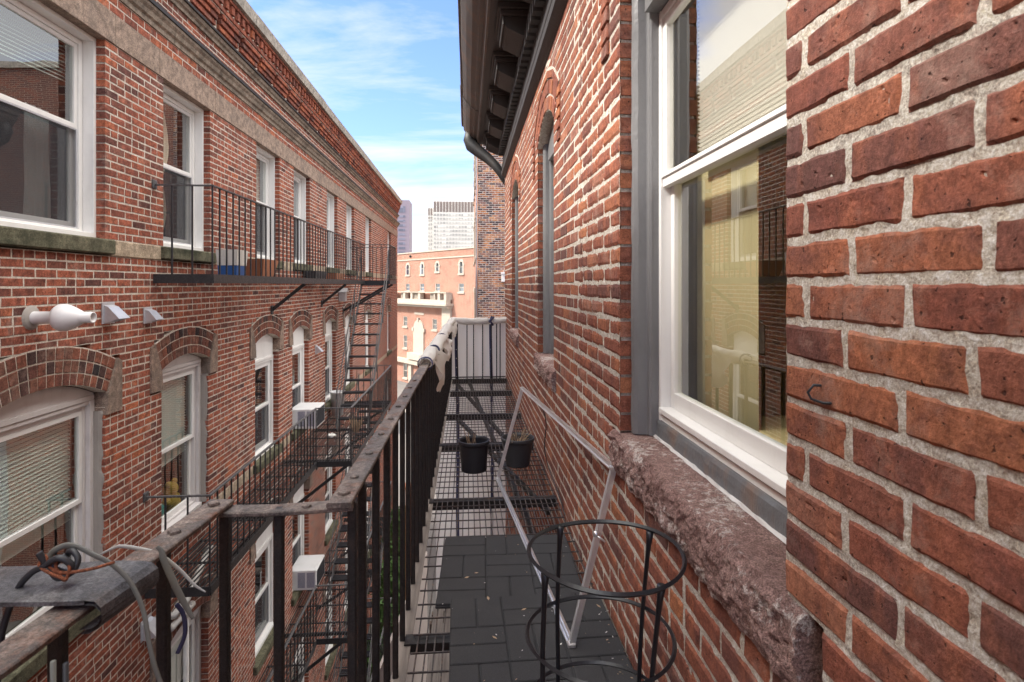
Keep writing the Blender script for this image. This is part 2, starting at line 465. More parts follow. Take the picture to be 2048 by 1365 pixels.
def tower_mat(name, wallc, winc, cellw, cellh, frac_w, frac_h, var=0.3):
    m = MT(name)
    m.fin(wallc, 0.7)
    return m.m
M['tower_purple'] = paint('purple_stone', (0.30, 0.25, 0.30), (0.26, 0.22, 0.26), 0.3, 0.8, 0.0)
M['tower_white'] = paint('pale_concrete', (0.86, 0.83, 0.76), (0.6, 0.58, 0.54), 0.3, 0.8, 0.0)
M['tower_brown'] = paint('brown_louvre', (0.27, 0.22, 0.195), (0.16, 0.13, 0.12), 0.3, 0.8, 0.0)
def tower_glass(name, a, b):
    m = MT(name)
    wn = m.n('ShaderNodeTexWhiteNoise')
    mp_ = m.n('ShaderNodeMapping'); mp_.inputs['Scale'].default_value = (0.35, 0.35, 0.27)
    m.l(m.pos(), mp_.inputs['Vector'])
    sn = m.n('ShaderNodeVectorMath', operation='FLOOR'); m.l(mp_.outputs[0], sn.inputs[0])
    m.l(sn.outputs[0], wn.inputs['Vector'])
    return m.fin(m.mix(wn.outputs['Value'], a, b), 0.3)
M['tglass_a'] = tower_glass('tower_glass_a', (0.14, 0.145, 0.19), (0.27, 0.26, 0.33))
M['tglass_b'] = tower_glass('tower_glass_b', (0.38, 0.37, 0.34), (0.78, 0.76, 0.68))

def ground_mat():
    m = MT('alley_ground')
    n = m.noise(0.8, 6, 0.65)
    c = m.mix(n, (0.11, 0.10, 0.095), (0.20, 0.185, 0.17))
    return m.fin(c, 0.95, bump=m.noise(12, 5), bs=0.6, bd=0.02)
M['ground'] = ground_mat()
M['asphalt'] = paint('asphalt', (0.06, 0.06, 0.062), (0.09, 0.088, 0.085), 0.6, 0.9, 0.5)
M['paving'] = paint('paving', (0.40, 0.36, 0.32), (0.3, 0.27, 0.24), 0.6, 0.9, 0.5)
M['leaf'] = paint('leaf', (0.06, 0.13, 0.03), (0.03, 0.07, 0.02), 0.6, 0.7, 0.2)
M['roof'] = paint('roofing', (0.12, 0.12, 0.12), (0.08, 0.08, 0.08), 0.5, 0.9, 0.5)
M['hole'] = paint('void_paint', (0.01, 0.01, 0.01), (0.01, 0.01, 0.01), 0.1, 0.9, 0.0)
M['toy_teal'] = paint('teal_plush', (0.12, 0.42, 0.38), (0.1, 0.3, 0.28), 0.4, 0.9, 0.5)
M['toy_yellow'] = paint('yellow_plush', (0.6, 0.42, 0.08), (0.5, 0.34, 0.07), 0.4, 0.9, 0.5)

# ---------------------------------------------------------------- noise helper
_T = RS.rand(4096)
def _h(i, j, k):
    return _T[(i * 73856093 ^ j * 19349663 ^ k * 83492791) & 4095]
def vn(x, y, z=0.0):
    x, y, z = np.broadcast_arrays(np.asarray(x, float), np.asarray(y, float), np.asarray(z, float))
    i, j, k = np.floor(x).astype(np.int64), np.floor(y).astype(np.int64), np.floor(z).astype(np.int64)
    u, v, ww = x - i, y - j, z - k
    u, v, ww = u*u*(3-2*u), v*v*(3-2*v), ww*ww*(3-2*ww)
    r = 0
    for a in (0, 1):
        for b in (0, 1):
            for c in (0, 1):
                r = r + (u if a else 1-u) * (v if b else 1-v) * (ww if c else 1-ww) * _h(i+a, j+b, k+c)
    return r * 2 - 1

# ---------------------------------------------------------------- mesh builder
class MB:
    def __init__(s, pm=None):
        s.V = []; s.F = []; s.MI = []; s.nv = 0; s.pm = pm
    def add(s, V, F, mi=0):
        V = np.asarray(V, float).reshape(-1, 3)
        if s.pm is not None:
            V = s.pm(V)
        s.V.append(V)
        F = np.asarray(F, np.int64)
        s.F.append(F + s.nv)
        s.MI.append(np.full(len(F), mi, np.int64))
        s.nv += len(V)
        return s
    def quad(s, a, b, c, d, mi=0):
        return s.add([a, b, c, d], [[0, 1, 2, 3]], mi)
    def box(s, x0, x1, y0, y1, z0, z1, mi=0):
        v = [(x0,y0,z0),(x1,y0,z0),(x1,y1,z0),(x0,y1,z0),(x0,y0,z1),(x1,y0,z1),(x1,y1,z1),(x0,y1,z1)]
        return s.add(v, [[0,3,2,1],[4,5,6,7],[0,1,5,4],[1,2,6,5],[2,3,7,6],[3,0,4,7]], mi)
    def cbox(s, x0, x1, y0, y1, z0, z1, c=0.004, mi=0):
        x0, x1 = min(x0,x1), max(x0,x1); y0, y1 = min(y0,y1), max(y0,y1); z0, z1 = min(z0,z1), max(z0,z1)
        c = min(c, (x1-x0)*0.45, (y1-y0)*0.45, (z1-z0)*0.45)
        X = (x0, x1); Y = (y0, y1); Z = (z0, z1); S = (1, -1)
        v = []
        idx = {}
        for i in (0,1):
            for j in (0,1):
                for k in (0,1):
                    idx[(i,j,k,0)] = len(v); v.append((X[i], Y[j]+S[j]*c, Z[k]+S[k]*c))
                    idx[(i,j,k,1)] = len(v); v.append((X[i]+S[i]*c, Y[j], Z[k]+S[k]*c))
                    idx[(i,j,k,2)] = len(v); v.append((X[i]+S[i]*c, Y[j]+S[j]*c, Z[k]))
        f = []
        for i in (0,1):
            f.append([idx[(i,0,0,0)], idx[(i,1,0,0)], idx[(i,1,1,0)], idx[(i,0,1,0)]])
            f.append([idx[(0,i,0,1)], idx[(1,i,0,1)], idx[(1,i,1,1)], idx[(0,i,1,1)]])
            f.append([idx[(0,0,i,2)], idx[(1,0,i,2)], idx[(1,1,i,2)], idx[(0,1,i,2)]])
        for a in (0,1):
            for b in (0,1):
                f.append([idx[(0,a,b,1)], idx[(1,a,b,1)], idx[(1,a,b,2)], idx[(0,a,b,2)]])
                f.append([idx[(a,0,b,0)], idx[(a,1,b,0)], idx[(a,1,b,2)], idx[(a,0,b,2)]])
                f.append([idx[(a,b,0,0)], idx[(a,b,1,0)], idx[(a,b,1,1)], idx[(a,b,0,1)]])
        s.add(v, f, mi)
        t = []
        for i in (0,1):
            for j in (0,1):
                for k in (0,1):
                    t.append([idx[(i,j,k,0)], idx[(i,j,k,1)], idx[(i,j,k,2)]])
        F = np.asarray(t) + s.nv - 24
        s.F.append(F); s.MI.append(np.full(8, mi, np.int64))
        return s
    def poly_prism(s, pts, axis, a, b, mi=0):
        """pts: 2D outline; axis 0/1/2 extruded from a to b (other two axes in order)."""
        n = len(pts)
        def P(p, h):
            q = [0, 0, 0]; q[axis] = h
            o = [i for i in (0, 1, 2) if i != axis]
            q[o[0]], q[o[1]] = p
            return q
        v = [P(p, a) for p in pts] + [P(p, b) for p in pts]
        s.add(v, [[i, (i+1) % n, n+(i+1) % n, n+i] for i in range(n)], mi)
        base = s.nv - 2*n
        s.F.append(np.array([list(range(n))[::-1]]) + base); s.MI.append(np.array([mi]))
        s.F.append(np.array([list(range(n, 2*n))]) + base); s.MI.append(np.array([mi]))
        return s
    def beam(s, p0, p1, w, h, up=(0, 0, 1), mi=0):
        p0, p1, up = Vector(p0), Vector(p1), Vector(up)
        d = (p1 - p0).normalized()
        a = d.cross(up)
        if a.length < 1e-4: a = d.cross(Vector((1, 0, 0)))
        a.normalize(); b = a.cross(d).normalized()
        a = a * (w/2); b = b * (h/2)
        v = [p0-a-b, p0+a-b, p0+a+b, p0-a+b, p1-a-b, p1+a-b, p1+a+b, p1-a+b]
        return s.add([tuple(q) for q in v], [[0,3,2,1],[4,5,6,7],[0,1,5,4],[1,2,6,5],[2,3,7,6],[3,0,4,7]], mi)
    def tube(s, pts, r, n=8, mi=0, cap=True, closed=False, flat=None):
        pts = [Vector(p) for p in pts]
        m_ = len(pts)
        rr = r if hasattr(r, '__len__') else [r] * m_
        V = []
        t0 = (pts[1] - pts[0]).normalized()
        ref = Vector((0, 0, 1)) if abs(t0.z) < 0.9 else Vector((1, 0, 0))
        nrm = (ref - t0 * ref.dot(t0)).normalized()
        for i, p in enumerate(pts):
            if closed:
                t = (pts[(i+1) % m_] - pts[i-1]).normalized()
            else:
                t = (pts[min(i+1, m_-1)] - pts[max(i-1, 0)]).normalized()
            nrm = (nrm - t * nrm.dot(t)).normalized()
            bn = t.cross(nrm)
            for k in range(n):
                a = 2*math.pi*k/n
                ca, sa = math.cos(a)*rr[i], math.sin(a)*rr[i]
                if flat: sa *= flat
                V.append(tuple(p + nrm*ca + bn*sa))
        F = []
        e = m_ if closed else m_-1
        for i in range(e):
            for k in range(n):
                j = (i+1) % m_
                F.append([i*n+k, i*n+(k+1) % n, j*n+(k+1) % n, j*n+k])
        s.add(V, F, mi)
        if cap and not closed:
            b0 = s.nv - m_*n
            s.F.append(np.array([list(range(n))[::-1]]) + b0); s.MI.append(np.array([mi]))
            s.F.append(np.array([list(range((m_-1)*n, m_*n))]) + b0); s.MI.append(np.array([mi]))
        return s
    def lathe(s, prof, c, n=24, mi=0, axis=2):
        V = []
        for (r, h) in prof:
            for k in range(n):
                a = 2*math.pi*k/n
                q = [r*math.cos(a), r*math.sin(a), h]
                if axis == 0: q = [q[2], q[0], q[1]]
                V.append((c[0]+q[0], c[1]+q[1], c[2]+q[2]))
        F = []
        for i in range(len(prof)-1):
            for k in range(n):
                F.append([i*n+k, i*n+(k+1) % n, (i+1)*n+(k+1) % n, (i+1)*n+k])
        return s.add(V, F, mi)
    def grid(s, P, mi=0, mask=None):
        """P: (a,b,3) array; mask: (a-1,b-1) bool keep"""
        a, b = P.shape[:2]
        I = np.arange(a*b).reshape(a, b)
        F = np.stack([I[:-1, :-1], I[1:, :-1], I[1:, 1:], I[:-1, 1:]], -1)
        F = F[mask] if mask is not None else F.reshape(-1, 4)
        return s.add(P.reshape(-1, 3), F.reshape(-1, 4), mi)
    def mesh(s, name, mats, off=(0, 0, 0), smooth=False):
        V = np.concatenate(s.V) - np.asarray(off, float)
        me = bpy.data.meshes.new(name)
        sizes = []; idx = []; mi = []
        for F, m_ in zip(s.F, s.MI):
            sizes.append(np.full(len(F), F.shape[1])); idx.append(F.ravel()); mi.append(m_)
        sizes = np.concatenate(sizes); idx = np.concatenate(idx); mi = np.concatenate(mi)
        me.vertices.add(len(V)); me.vertices.foreach_set('co', V.ravel())
        me.loops.add(len(idx)); me.loops.foreach_set('vertex_index', idx.astype(np.int32))
        me.polygons.add(len(sizes))
        me.polygons.foreach_set('loop_start', (np.cumsum(sizes) - sizes).astype(np.int32))
        for q in (mats if isinstance(mats, (list, tuple)) else [mats]):
            me.materials.append(M[q])
        me.polygons.foreach_set('material_index', mi.astype(np.int32))
        me.polygons.foreach_set('use_smooth', np.full(len(sizes), bool(smooth)))
        me.update(calc_edges=True)
        me.validate()
        return me

WL = {}
def tag(o, label, cat, group=None, kind=None):
    if label: o['label'] = label
    if cat: o['category'] = cat
    if group: o['group'] = group
    if kind: o['kind'] = kind
    return o
def thing(name, loc, label, cat, group=None):
    o = bpy.data.objects.new(name, None)
    COL.objects.link(o); o.location = loc
    o.empty_display_size = 0.2
    WL[o] = tuple(loc)
    return tag(o, label, cat, group)
def obj(name, mb, mats, parent=None, loc=(0, 0, 0), smooth=False, label=None):
    base = WL[parent] if parent is not None else tuple(loc)
    me = mb.mesh(name, mats, base, smooth)
    o = bpy.data.objects.new(name, me)
    COL.objects.link(o)
    WL[o] = base
    if parent is not None:
        o.parent = parent
    else:
        o.location = loc
    if label: o['label'] = label
    return o
def dup(o, off, parent=None):
    c = o.copy(); COL.objects.link(c)
    if parent is not None: c.parent = parent
    c.location = Vector(o.location) + Vector(off)
    WL[c] = tuple(Vector(WL[o]) + Vector(off))
    for ch in list(o.children):
        dup(ch, (0, 0, 0), c)
    return c
def struct(o):
    o['kind'] = 'structure'; return o

# ---------------------------------------------------------------- brick courses
def lay(segs, excl, smin, smax, T=0.0677, blen=0.2127, joint=0.010, jt=0.010, phase=0.0, header_every=0, smin_fn=None):
    """returns list of bricks (s0,s1,t0,t1) and mortar strips"""
    B = []; S = []
    row = 0
    for (za, zb) in segs:
        nr = max(1, int(round((zb - za) / T)))
        h = (zb - za) / nr
        for r in range(nr):
            t0 = za + r*h; t1 = t0 + h; tm = (t0+t1)/2
            row += 1
            a0 = smin if smin_fn is None else max(smin, smin_fn(tm))
            if a0 > smax - 0.3: continue
            ex = sorted(excl(t0, t1))
            iv = []; c = a0
            for (e0, e1) in ex:
                if e1 <= c: continue
                if e0 > c: iv.append((c, min(e0, smax)))
                c = max(c, e1)
                if c >= smax: break
            if c < smax: iv.append((c, smax))
            hdr = header_every and row % header_every == 0
            bl = blen/2 if hdr else blen
            off = phase + (row % 2) * blen/2 + (random.uniform(-0.012, 0.012))
            for (i0, i1) in iv:
                if i1 - i0 < 0.02: continue
                S.append((i0, i1, t0, t1))
                k = math.floor((i0 - off) / bl)
                cuts = [i0]
                p = off + (k+1)*bl
                while p < i1:
                    if p - cuts[-1] > 0.05 and i1 - p > 0.05:
                        cuts.append(p)
                        if not hdr and random.random() < 0.07 and i1 - p > bl*0.9:
                            cuts.append(p + bl/2)
                    p += bl
                cuts.append(i1)
                for q in range(len(cuts)-1):
                    s0 = cuts[q] + (0 if q == 0 else joint/2)
                    s1 = cuts[q+1] - (0 if q == len(cuts)-2 else joint/2)
                    if s1 - s0 > 0.02:
                        B.append((s0, s1, t0 + jt/2, t1 - jt/2))
    return B, S

def bricks_lo(mb, B, depth=0.10, ch=0.004, jn=0.0015, jc=0.0016, n0=0.0, mi=0):
    if not B: return
    B = np.asarray(B, float); n = len(B)
    s0, s1, t0, t1 = B.T
    out = n0 + RS.uniform(-jn, jn, n)
    R = lambda: RS.uniform(-jc, jc, n)
    V = np.zeros((n, 12, 3))
    cor = [(s0, t0, 1, 1), (s1, t0, -1, 1), (s1, t1, -1, -1), (s0, t1, 1, -1)]
    for i, (s, t, ds, dt) in enumerate(cor):
        js, jt_ = R(), R()
        V[:, i, 0] = s + ds*ch + js; V[:, i, 1] = t + dt*ch + jt_; V[:, i, 2] = out + R()*0.4
        V[:, 4+i, 0] = s + js; V[:, 4+i, 1] = t + jt_; V[:, 4+i, 2] = out - ch
        V[:, 8+i, 0] = s + js; V[:, 8+i, 1] = t + jt_; V[:, 8+i, 2] = n0 - depth
    f = [[0,1,2,3]] + [[4+i, 4+(i+1)%4, (i+1)%4, i] for i in range(4)] + [[8+i, 8+(i+1)%4, 4+(i+1)%4, 4+i] for i in range(4)]
    F = (np.asarray(f)[None] + (np.arange(n)*12)[:, None, None]).reshape(-1, 4)
    mb.add(V.reshape(-1, 3), F, mi)

def bricks_hi(mb, B, depth=0.10, mi=0):
    for (s0, s1, t0, t1) in B:
        st = 0.0035 + 0.003*max(0, (s0+s1)/2 - 0.4)
        st = min(st, 0.012)
        nu = max(5, int((s1-s0)/st)); nv = max(5, int((t1-t0)/st))
        u = np.linspace(0, 1, nu); v = np.linspace(0, 1, nv)
        U, W_ = np.meshgrid(u, v, indexing='ij')
        seed = random.uniform(0, 90)
        S_ = s0 + U*(s1-s0); T_ = t0 + W_*(t1-t0)
        wob = 0.0026
        eu = (2*U-1); ev = (2*W_-1)
        S_ = S_ + wob*vn(S_*28, T_*28, seed)*np.abs(eu)**3 + 0.0009*vn(S_*90, T_*90, seed)*np.abs(eu)**8
        T_ = T_ + wob*vn(S_*22+5, T_*28, seed+3)*np.abs(ev)**3 + 0.0010*vn(S_*95, T_*90, seed+7)*np.abs(ev)**8
        e = np.minimum(np.minimum(U, 1-U)*(s1-s0), np.minimum(W_, 1-W_)*(t1-t0))
        rr = 0.006
        n = np.where(e < rr, -0.0045*(1-np.clip(e/rr, 0, 1))**2, 0.0)
        n = n + random.uniform(-0.0008, 0.0010) + 0.0009*vn(S_*16, T_*16, seed+9) + 0.0008*vn(S_*60, T_*60, seed)
        p = vn(S_*85, T_*85, seed+20)
        n = n - 0.006*np.clip((p-0.74)/0.2, 0, 1)*(e > 0.006)
        n = n + (eu*random.uniform(-0.0015, 0.0015)) + (ev*random.uniform(-0.0012, 0.0012))
        P = np.stack([S_, T_, n], -1)
        mb.grid(P, mi)
        # sides
        loop = [(i, 0) for i in range(nu)] + [(nu-1, j) for j in range(1, nv)] + [(i, nv-1) for i in range(nu-2, -1, -1)] + [(0, j) for j in range(nv-2, 0, -1)]
        A = np.array([P[i, j] for i, j in loop]); Bk = A.copy(); Bk[:, 2] = -depth
        nl = len(A)
        mb.add(np.concatenate([A, Bk]), [[i, nl+i, nl+(i+1) % nl, (i+1) % nl] for i in range(nl)], mi)

def mortar_strips(mb, S, n=-0.006, mi=1):
    if not S: return
    S = np.asarray(S, float)
    k = len(S)
    V = np.zeros((k, 4, 3))
    for i, (a, b) in enumerate(((0, 2), (1, 2), (1, 3), (0, 3))):
        V[:, i, 0] = S[:, a]; V[:, i, 1] = S[:, b]; V[:, i, 2] = n
    F = np.arange(k*4).reshape(k, 4)
    mb.add(V.reshape(-1, 3), F, mi)

def arch_ring(mb, yc, zc, R0, a0, a1, rings, ringh, n_per, proud=0.0, depth=0.1, jt=0.010, mi=0, mort=1, mort_back=0.006):
    for r in range(rings):
        ra = R0 + r*ringh; rb = ra + ringh
        nb = n_per
        for k in range(nb):
            b0 = a0 + (a1-a0)*k/nb; b1 = a0 + (a1-a0)*(k+1)/nb
            g = jt/2/((ra+rb)/2)
            b0 += g*random.uniform(0.7, 1.3); b1 -= g*random.uniform(0.7, 1.3)
            pts = []
            rA, rB = ra+jt/2, rb-jt/2+random.uniform(-0.003, 0.002)
            for (R, b) in ((rA, b0), (rA, b1), (rB, b1), (rB, b0)):
                pts.append((yc + R*math.sin(b), zc + R*math.cos(b)))
            cx_ = sum(p[0] for p in pts)/4; cz_ = sum(p[1] for p in pts)/4
            o = proud + random.uniform(-0.002, 0.002)
            V = [(cx_+(p[0]-cx_)*0.9, cz_+(p[1]-cz_)*0.94, o) for p in pts] + [(p[0], p[1], o-0.004) for p in pts] + [(p[0], p[1], -depth) for p in pts]
            f = [[0,1,2,3]] + [[4+i, 4+(i+1)%4, (i+1)%4, i] for i in range(4)] + [[8+i, 8+(i+1)%4, 4+(i+1)%4, 4+i] for i in range(4)]
            mb.add(V, f, mi)
    # mortar backing
    K = 24
    Rt = R0 + rings*ringh
    V = []; F = []
    for k in range(K+1):
        b = a0 + (a1-a0)*k/K
        for (R, nn) in ((R0+0.002, -depth), (R0+0.002, proud-mort_back), (Rt+0.006, proud-mort_back), (Rt+0.006, -depth)):
            V.append((yc+R*math.sin(b), zc+R*math.cos(b), nn))
    for k in range(K):
        for q in range(3):
            F.append([k*4+q, k*4+q+1, (k+1)*4+q+1, (k+1)*4+q])
    mb.add(V, F, mort)

# =========================================================== SETTING
b = MB()
P = np.zeros((2, 5, 3))
for i, x in enumerate((-500, 500)):
    for j, (y, z) in enumerate(((-60, -11), (32, -11), (62, -17.6), (100, -17.6), (900, -17.6))):
        P[i, j] = (x, y, z)
b.grid(P)
o = struct(obj('ground', b, 'ground'))
b = MB(); b.box(-120, 120, 68, 79, -17.7, -17.596)
o = struct(obj('street', b, 'asphalt'))
b = MB(); b.box(-120, 120, 79, 83, -17.7, -17.46)
o = struct(obj('pavement', b, 'paving'))

# =========================================================== LEFT BUILDING
XL = -3.1
pmL = lambda V: np.stack([XL + V[:, 2], V[:, 0], V[:, 1]], -1)     # (s,t,n) -> world
LB = thing('brick_apartment_house', (-6.5, 12, -11), 'long red brick apartment house with white sash windows lining the left of the alley', 'building')
UC = [(4.45, 0.695), (6.61, 0.53), (9.17, 0.52), (10.98, 0.52), (13.37, 0.51), (15.40, 0.50), (18.15, 0.50), (20.6, 0.50), (22.9, 0.48)]
UC = [c for c in UC if c[0] != 20.6]
LC = [(4.45, 0.69), (6.57, 0.525), (9.12, 0.52), (10.90, 0.52), (13.22, 0.50), (15.2, 0.50), (18.1, 0.48), (22.8, 0.46)]
LEVELS = [0.0, -2.93, -5.86]       # arch-window storeys
STORY = 2.93
def archgeo(hw):
    rise = 0.10 if hw < 0.6 else 0.15
    R = (hw*hw + rise*rise)/(2*rise)
    return rise, R
def exclL(t0, t1):
    tm = (t0+t1)/2
    E = []
    if 0.39 <= tm <= 2.11:
        for (c, hw) in UC: E.append((c-hw, c+hw))
    for dz in LEVELS:
        crown = -0.77 + dz; sill = -2.63 + dz
        for (c, hw) in LC:
            rise, R = archgeo(hw); zc_ = crown - R
            spring = crown - rise
            if sill <= tm < crown - 0.29:
                E.append((c-hw, c+hw))
            elif tm < spring + 0.27 and tm >= crown - 0.29:
                E.append((c-hw-0.21, c+hw+0.21))
            elif tm >= spring + 0.27 and tm < crown + 0.31:
                q = (R+0.315)**2 - (tm-zc_)**2
                if q > 0:
                    x = min(math.sqrt(q), hw+0.21); E.append((c-x, c+x))
            if sill - 0.13 <= tm < sill:
                E.append((c-hw-0.08, c+hw+0.08))
    return E
YE = 25.54
bL = MB(pmL)
segs = [(-10.8, -2.76), (-2.76, -2.63), (-2.63, 0.25)]
def smin_fn(t):
    return max(3.35, (-t)/0.80 - 0.9) if t < -2.3 else 3.35
Bk, St = lay([(-10.83, -8.75-2.93*0+0.12), (-8.63, -5.69), (-5.69, -2.76), (-2.63, 0.25), (0.39, 2.11), (2.38, 2.54), (2.73, 2.97), (3.07, 3.55)], exclL, 3.35, YE, header_every=7, smin_fn=smin_fn, joint=0.013, jt=0.013)
bricks_lo(bL, Bk, ch=0.0025, jn=0.0012, jc=0.0022)
mortar_strips(bL, St, -0.0025)
# mortar reveals at openings
def reveals(mb, c, hw, z0, z1, ins=0.005, d=0.13):
    for sg in (-1, 1):
        y = c + sg*(hw+ins)
        mb.quad((y, z0, 0.0-0.004), (y, z1, -0.004), (y, z1, -d), (y, z0, -d), 1)
for (c, hw) in UC: reveals(bL, c, hw, 0.39, 2.11)
for dz in LEVELS:
    for (c, hw) in LC: reveals(bL, c, hw, -2.63+dz, -1.05+dz)
obj('wall', bL, ['brick_left', 'mortar_left'], LB)
# procedural brick on the parts of the house seen only at a glance or in reflections
b = MB()
def vquad(b, x, y0, y1, z0, z1): b.quad((x, y0, z0), (x, y1, z0), (x, y1, z1), (x, y0, z1))
vquad(b, XL-0.004, -9, 3.36, -11, 3.3)
b.quad((XL-0.01, YE, -11), (-14, YE, -11), (-14, YE, 3.5), (XL-0.01, YE, 3.5))
b.quad((-14, -9, -11), (-14, YE, -11), (-14, YE, 3.5), (-14, -9, 3.5))
obj('side_wall', b, 'flat_left', LB)
b = MB(); b.box(-14, XL-0.05, -9, YE-0.05, 3.35, 3.5)
obj('roof', b, 'roof', LB)
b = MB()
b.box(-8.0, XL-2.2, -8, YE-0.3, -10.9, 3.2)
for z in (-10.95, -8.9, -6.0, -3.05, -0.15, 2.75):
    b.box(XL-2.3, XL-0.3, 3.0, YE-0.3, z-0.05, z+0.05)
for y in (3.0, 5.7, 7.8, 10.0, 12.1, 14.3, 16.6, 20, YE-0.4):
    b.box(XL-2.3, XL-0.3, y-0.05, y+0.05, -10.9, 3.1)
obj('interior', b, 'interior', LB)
# lintel band with joints
b = MB(pmL)
edges = []
y = -9.0
cuts = [-9, -6, -3, 0, 2.0]
for (c, hw) in UC:
    cuts += [c-hw-0.09, c+hw+0.12]
cuts = [q for q in cuts if q < YE] + [17, 20.3, YE]
cuts = sorted(cuts)
for i in range(len(cuts)-1):
    if cuts[i+1]-cuts[i] < 0.05: continue
    b.cbox(cuts[i]+0.003, cuts[i+1]-0.003, 2.11, 2.38, -0.16, 0.012 + random.uniform(-0.003, 0.003), 0.004)
b.box(-9, YE, 2.112, 2.378, -0.15, 0.004, 1)
obj('lintel_band', b, ['lintel_stone', 'mortar_left'], LB)
# cream band at sill level
b = MB(pmL)
cs = []
prev = -9
for (c, hw) in UC:
    cs.append((prev, c-hw-0.06)); prev = c+hw+0.06
cs.append((prev, YE))
for (a0, a1) in cs:
    n_ = max(1, int((a1-a0)/0.8))
    b = MB(pmL)
    for k in range(n_):
        b.cbox(a0+(a1-a0)*k/n_+0.003, a0+(a1-a0)*(k+1)/n_-0.003, 0.25, 0.388, -0.1, 0.008+random.uniform(-0.003, 0.006), 0.007)
    obj('band_stone', b, 'cream_stone', LB)
prev = 3.35
for (c, hw) in LC + [(YE+0.09, 0)]:
    b = MB(pmL)
    if c-hw-0.09 > prev:
        b.cbox(prev, c-hw-0.09, -2.757, -2.632, -0.1, 0.004, 0.006)
        obj('band_stone', b, 'cream_stone', LB)
    prev = c+hw+0.09
# string courses
def profile_run(mb, prof, y0, y1, mi=0, seg=1.0):
    n_ = max(1, int((y1-y0)/seg))
    for k in range(n_):
        a = y0+(y1-y0)*k/n_+0.002; c_ = y0+(y1-y0)*(k+1)/n_-0.002
        V = [(a, z, n) for (n, z) in prof] + [(c_, z, n) for (n, z) in prof]
        m_ = len(prof)
        mb.add(V, [[i, i+1, m_+i+1, m_+i] for i in range(m_-1)], mi)
        bs_ = mb.nv - 2*m_
        mb.F.append(np.array([list(range(m_))]) + bs_); mb.MI.append(np.array([mi]))
        mb.F.append(np.array([list(range(m_, 2*m_))[::-1]]) + bs_); mb.MI.append(np.array([mi]))
b = MB(pmL)
profile_run(b, [(-0.05, 2.54), (0.015, 2.54), (0.02, 2.585), (0.045, 2.60), (0.06, 2.64), (0.085, 2.665), (0.09, 2.69), (-0.05, 2.70)], -9, YE+0.06)
profile_run(b, [(-0.05, 2.965), (0.02, 2.965), (0.025, 3.0), (0.05, 3.015), (0.065, 3.05), (-0.05, 3.055)], -9, YE+0.06)
profile_run(b, [(-0.02, 2.691), (0.105, 2.692), (0.11, 2.728), (-0.02, 2.745)], -9, YE+0.08, 1, 5)
profile_run(b, [(-0.02, 3.052), (0.085, 3.053), (0.09, 3.075), (-0.02, 3.085)], -9, YE+0.08, 1, 5)
obj('string_course', b, ['string_stone', 'downspout'], LB)
# corbel table: stepped brackets, dentils and coping
b = MB(pmL)
yy = -0.2
brs = []
while yy < YE:
    for r in range(4):
        z0 = 3.085 + r*0.068
        pr = 0.02 + r*0.024
        ln = 0.62
        q = yy
        h_ = (ln-0.02)/3
        offr = (r % 2)*h_/2
        xs = [yy, yy+h_-offr, yy+2*h_-offr, yy+3*h_-offr, yy+3*h_]
        xs = sorted(set(round(x, 4) for x in xs))
        for i in range(len(xs)-1):
            if xs[i+1]-xs[i] > 0.03:
                brs.append((xs[i]+0.004, xs[i+1]-0.004, z0+0.004, z0+0.064, pr))
    yy += 0.68
for (s0, s1, t0, t1, pr) in brs:
    bricks_lo(b, [(s0, s1, t0, t1)], depth=0.08, n0=pr)
y = -0.2
while y < YE:
    bricks_lo(b, [(y, y+0.2, 3.36, 3.418)], depth=0.12, n0=0.11)
    y += 0.21
y = -0.2
while y < YE:
    bricks_lo(b, [(y, y+0.085, 3.425, 3.53)], depth=0.10, n0=0.135)
    y += 0.17
y = -0.2
while y < YE:
    bricks_lo(b, [(y, y+0.2, 3.535, 3.58)], depth=0.12, n0=0.15)
    y += 0.21
b.box(-9, YE, 3.08, 3.345, -0.05, 0.012, 1)
b.box(-9, YE, 3.345, 3.59, -0.05, 0.09, 1)
obj('corbel_table', b, ['brick_left', 'mortar_left'], LB)
b = MB(pmL)
y = -9
while y < YE+0.15:
    y2 = min(y+1.9, YE+0.18)
    k = random.uniform(-0.006, 0.006)
    V = [(y+0.003, 3.59, -0.4), (y+0.003, 3.585, 0.19+k), (y+0.003, 3.73, 0.21+k), (y+0.003, 3.76, 0.17), (y+0.003, 3.78, -0.4)]
    V += [(y2-0.003, p[1]+random.uniform(-0.004, 0.004), p[2]) for p in V]
    b.add(V, [[i, i+1, 5+i+1, 5+i] for i in range(4)] + [[0, 4, 9, 5]])
    b.F.append(np.array([[0,1,2,3,4],[9,8,7,6,5]]) + b.nv-10); b.MI.append(np.array([0,0]))
    y = y2
obj('coping', b, 'coping', LB)

# ---- left windows
def frame_rect(mb, y0, y1, z0, z1, n0, n1, w_, wb=None, mi=0):
    wb = wb or w_
    mb.cbox(y0, y0+w_, z0, z1, n0, n1, 0.002, mi); mb.cbox(y1-w_, y1, z0, z1, n0, n1, 0.002, mi)
    mb.cbox(y0+w_, y1-w_, z0, z0+wb, n0, n1, 0.002, mi); mb.cbox(y0+w_, y1-w_, z1-w_, z1, n0, n1, 0.002, mi)
def pleats(mb, y0, y1, z0, z1, n, amp=0.015, fr=30, nz=14, pinch=None, mi=0):
    ny = 40
    U, Z_ = np.meshgrid(np.linspace(0, 1, ny), np.linspace(0, 1, nz), indexing='ij')
    wd = np.ones_like(Z_)
    if pinch is not None:
        wd = pinch(Z_)
    Y = y0 + (y1-y0)*(0.5 + (U-0.5)*wd)
    Nn = n + amp*np.sin(U*fr + 1.5*vn(U*3, Z_*3)) 
    mb.grid(np.stack([Y, z0+(z1-z0)*Z_, Nn], -1), mi)
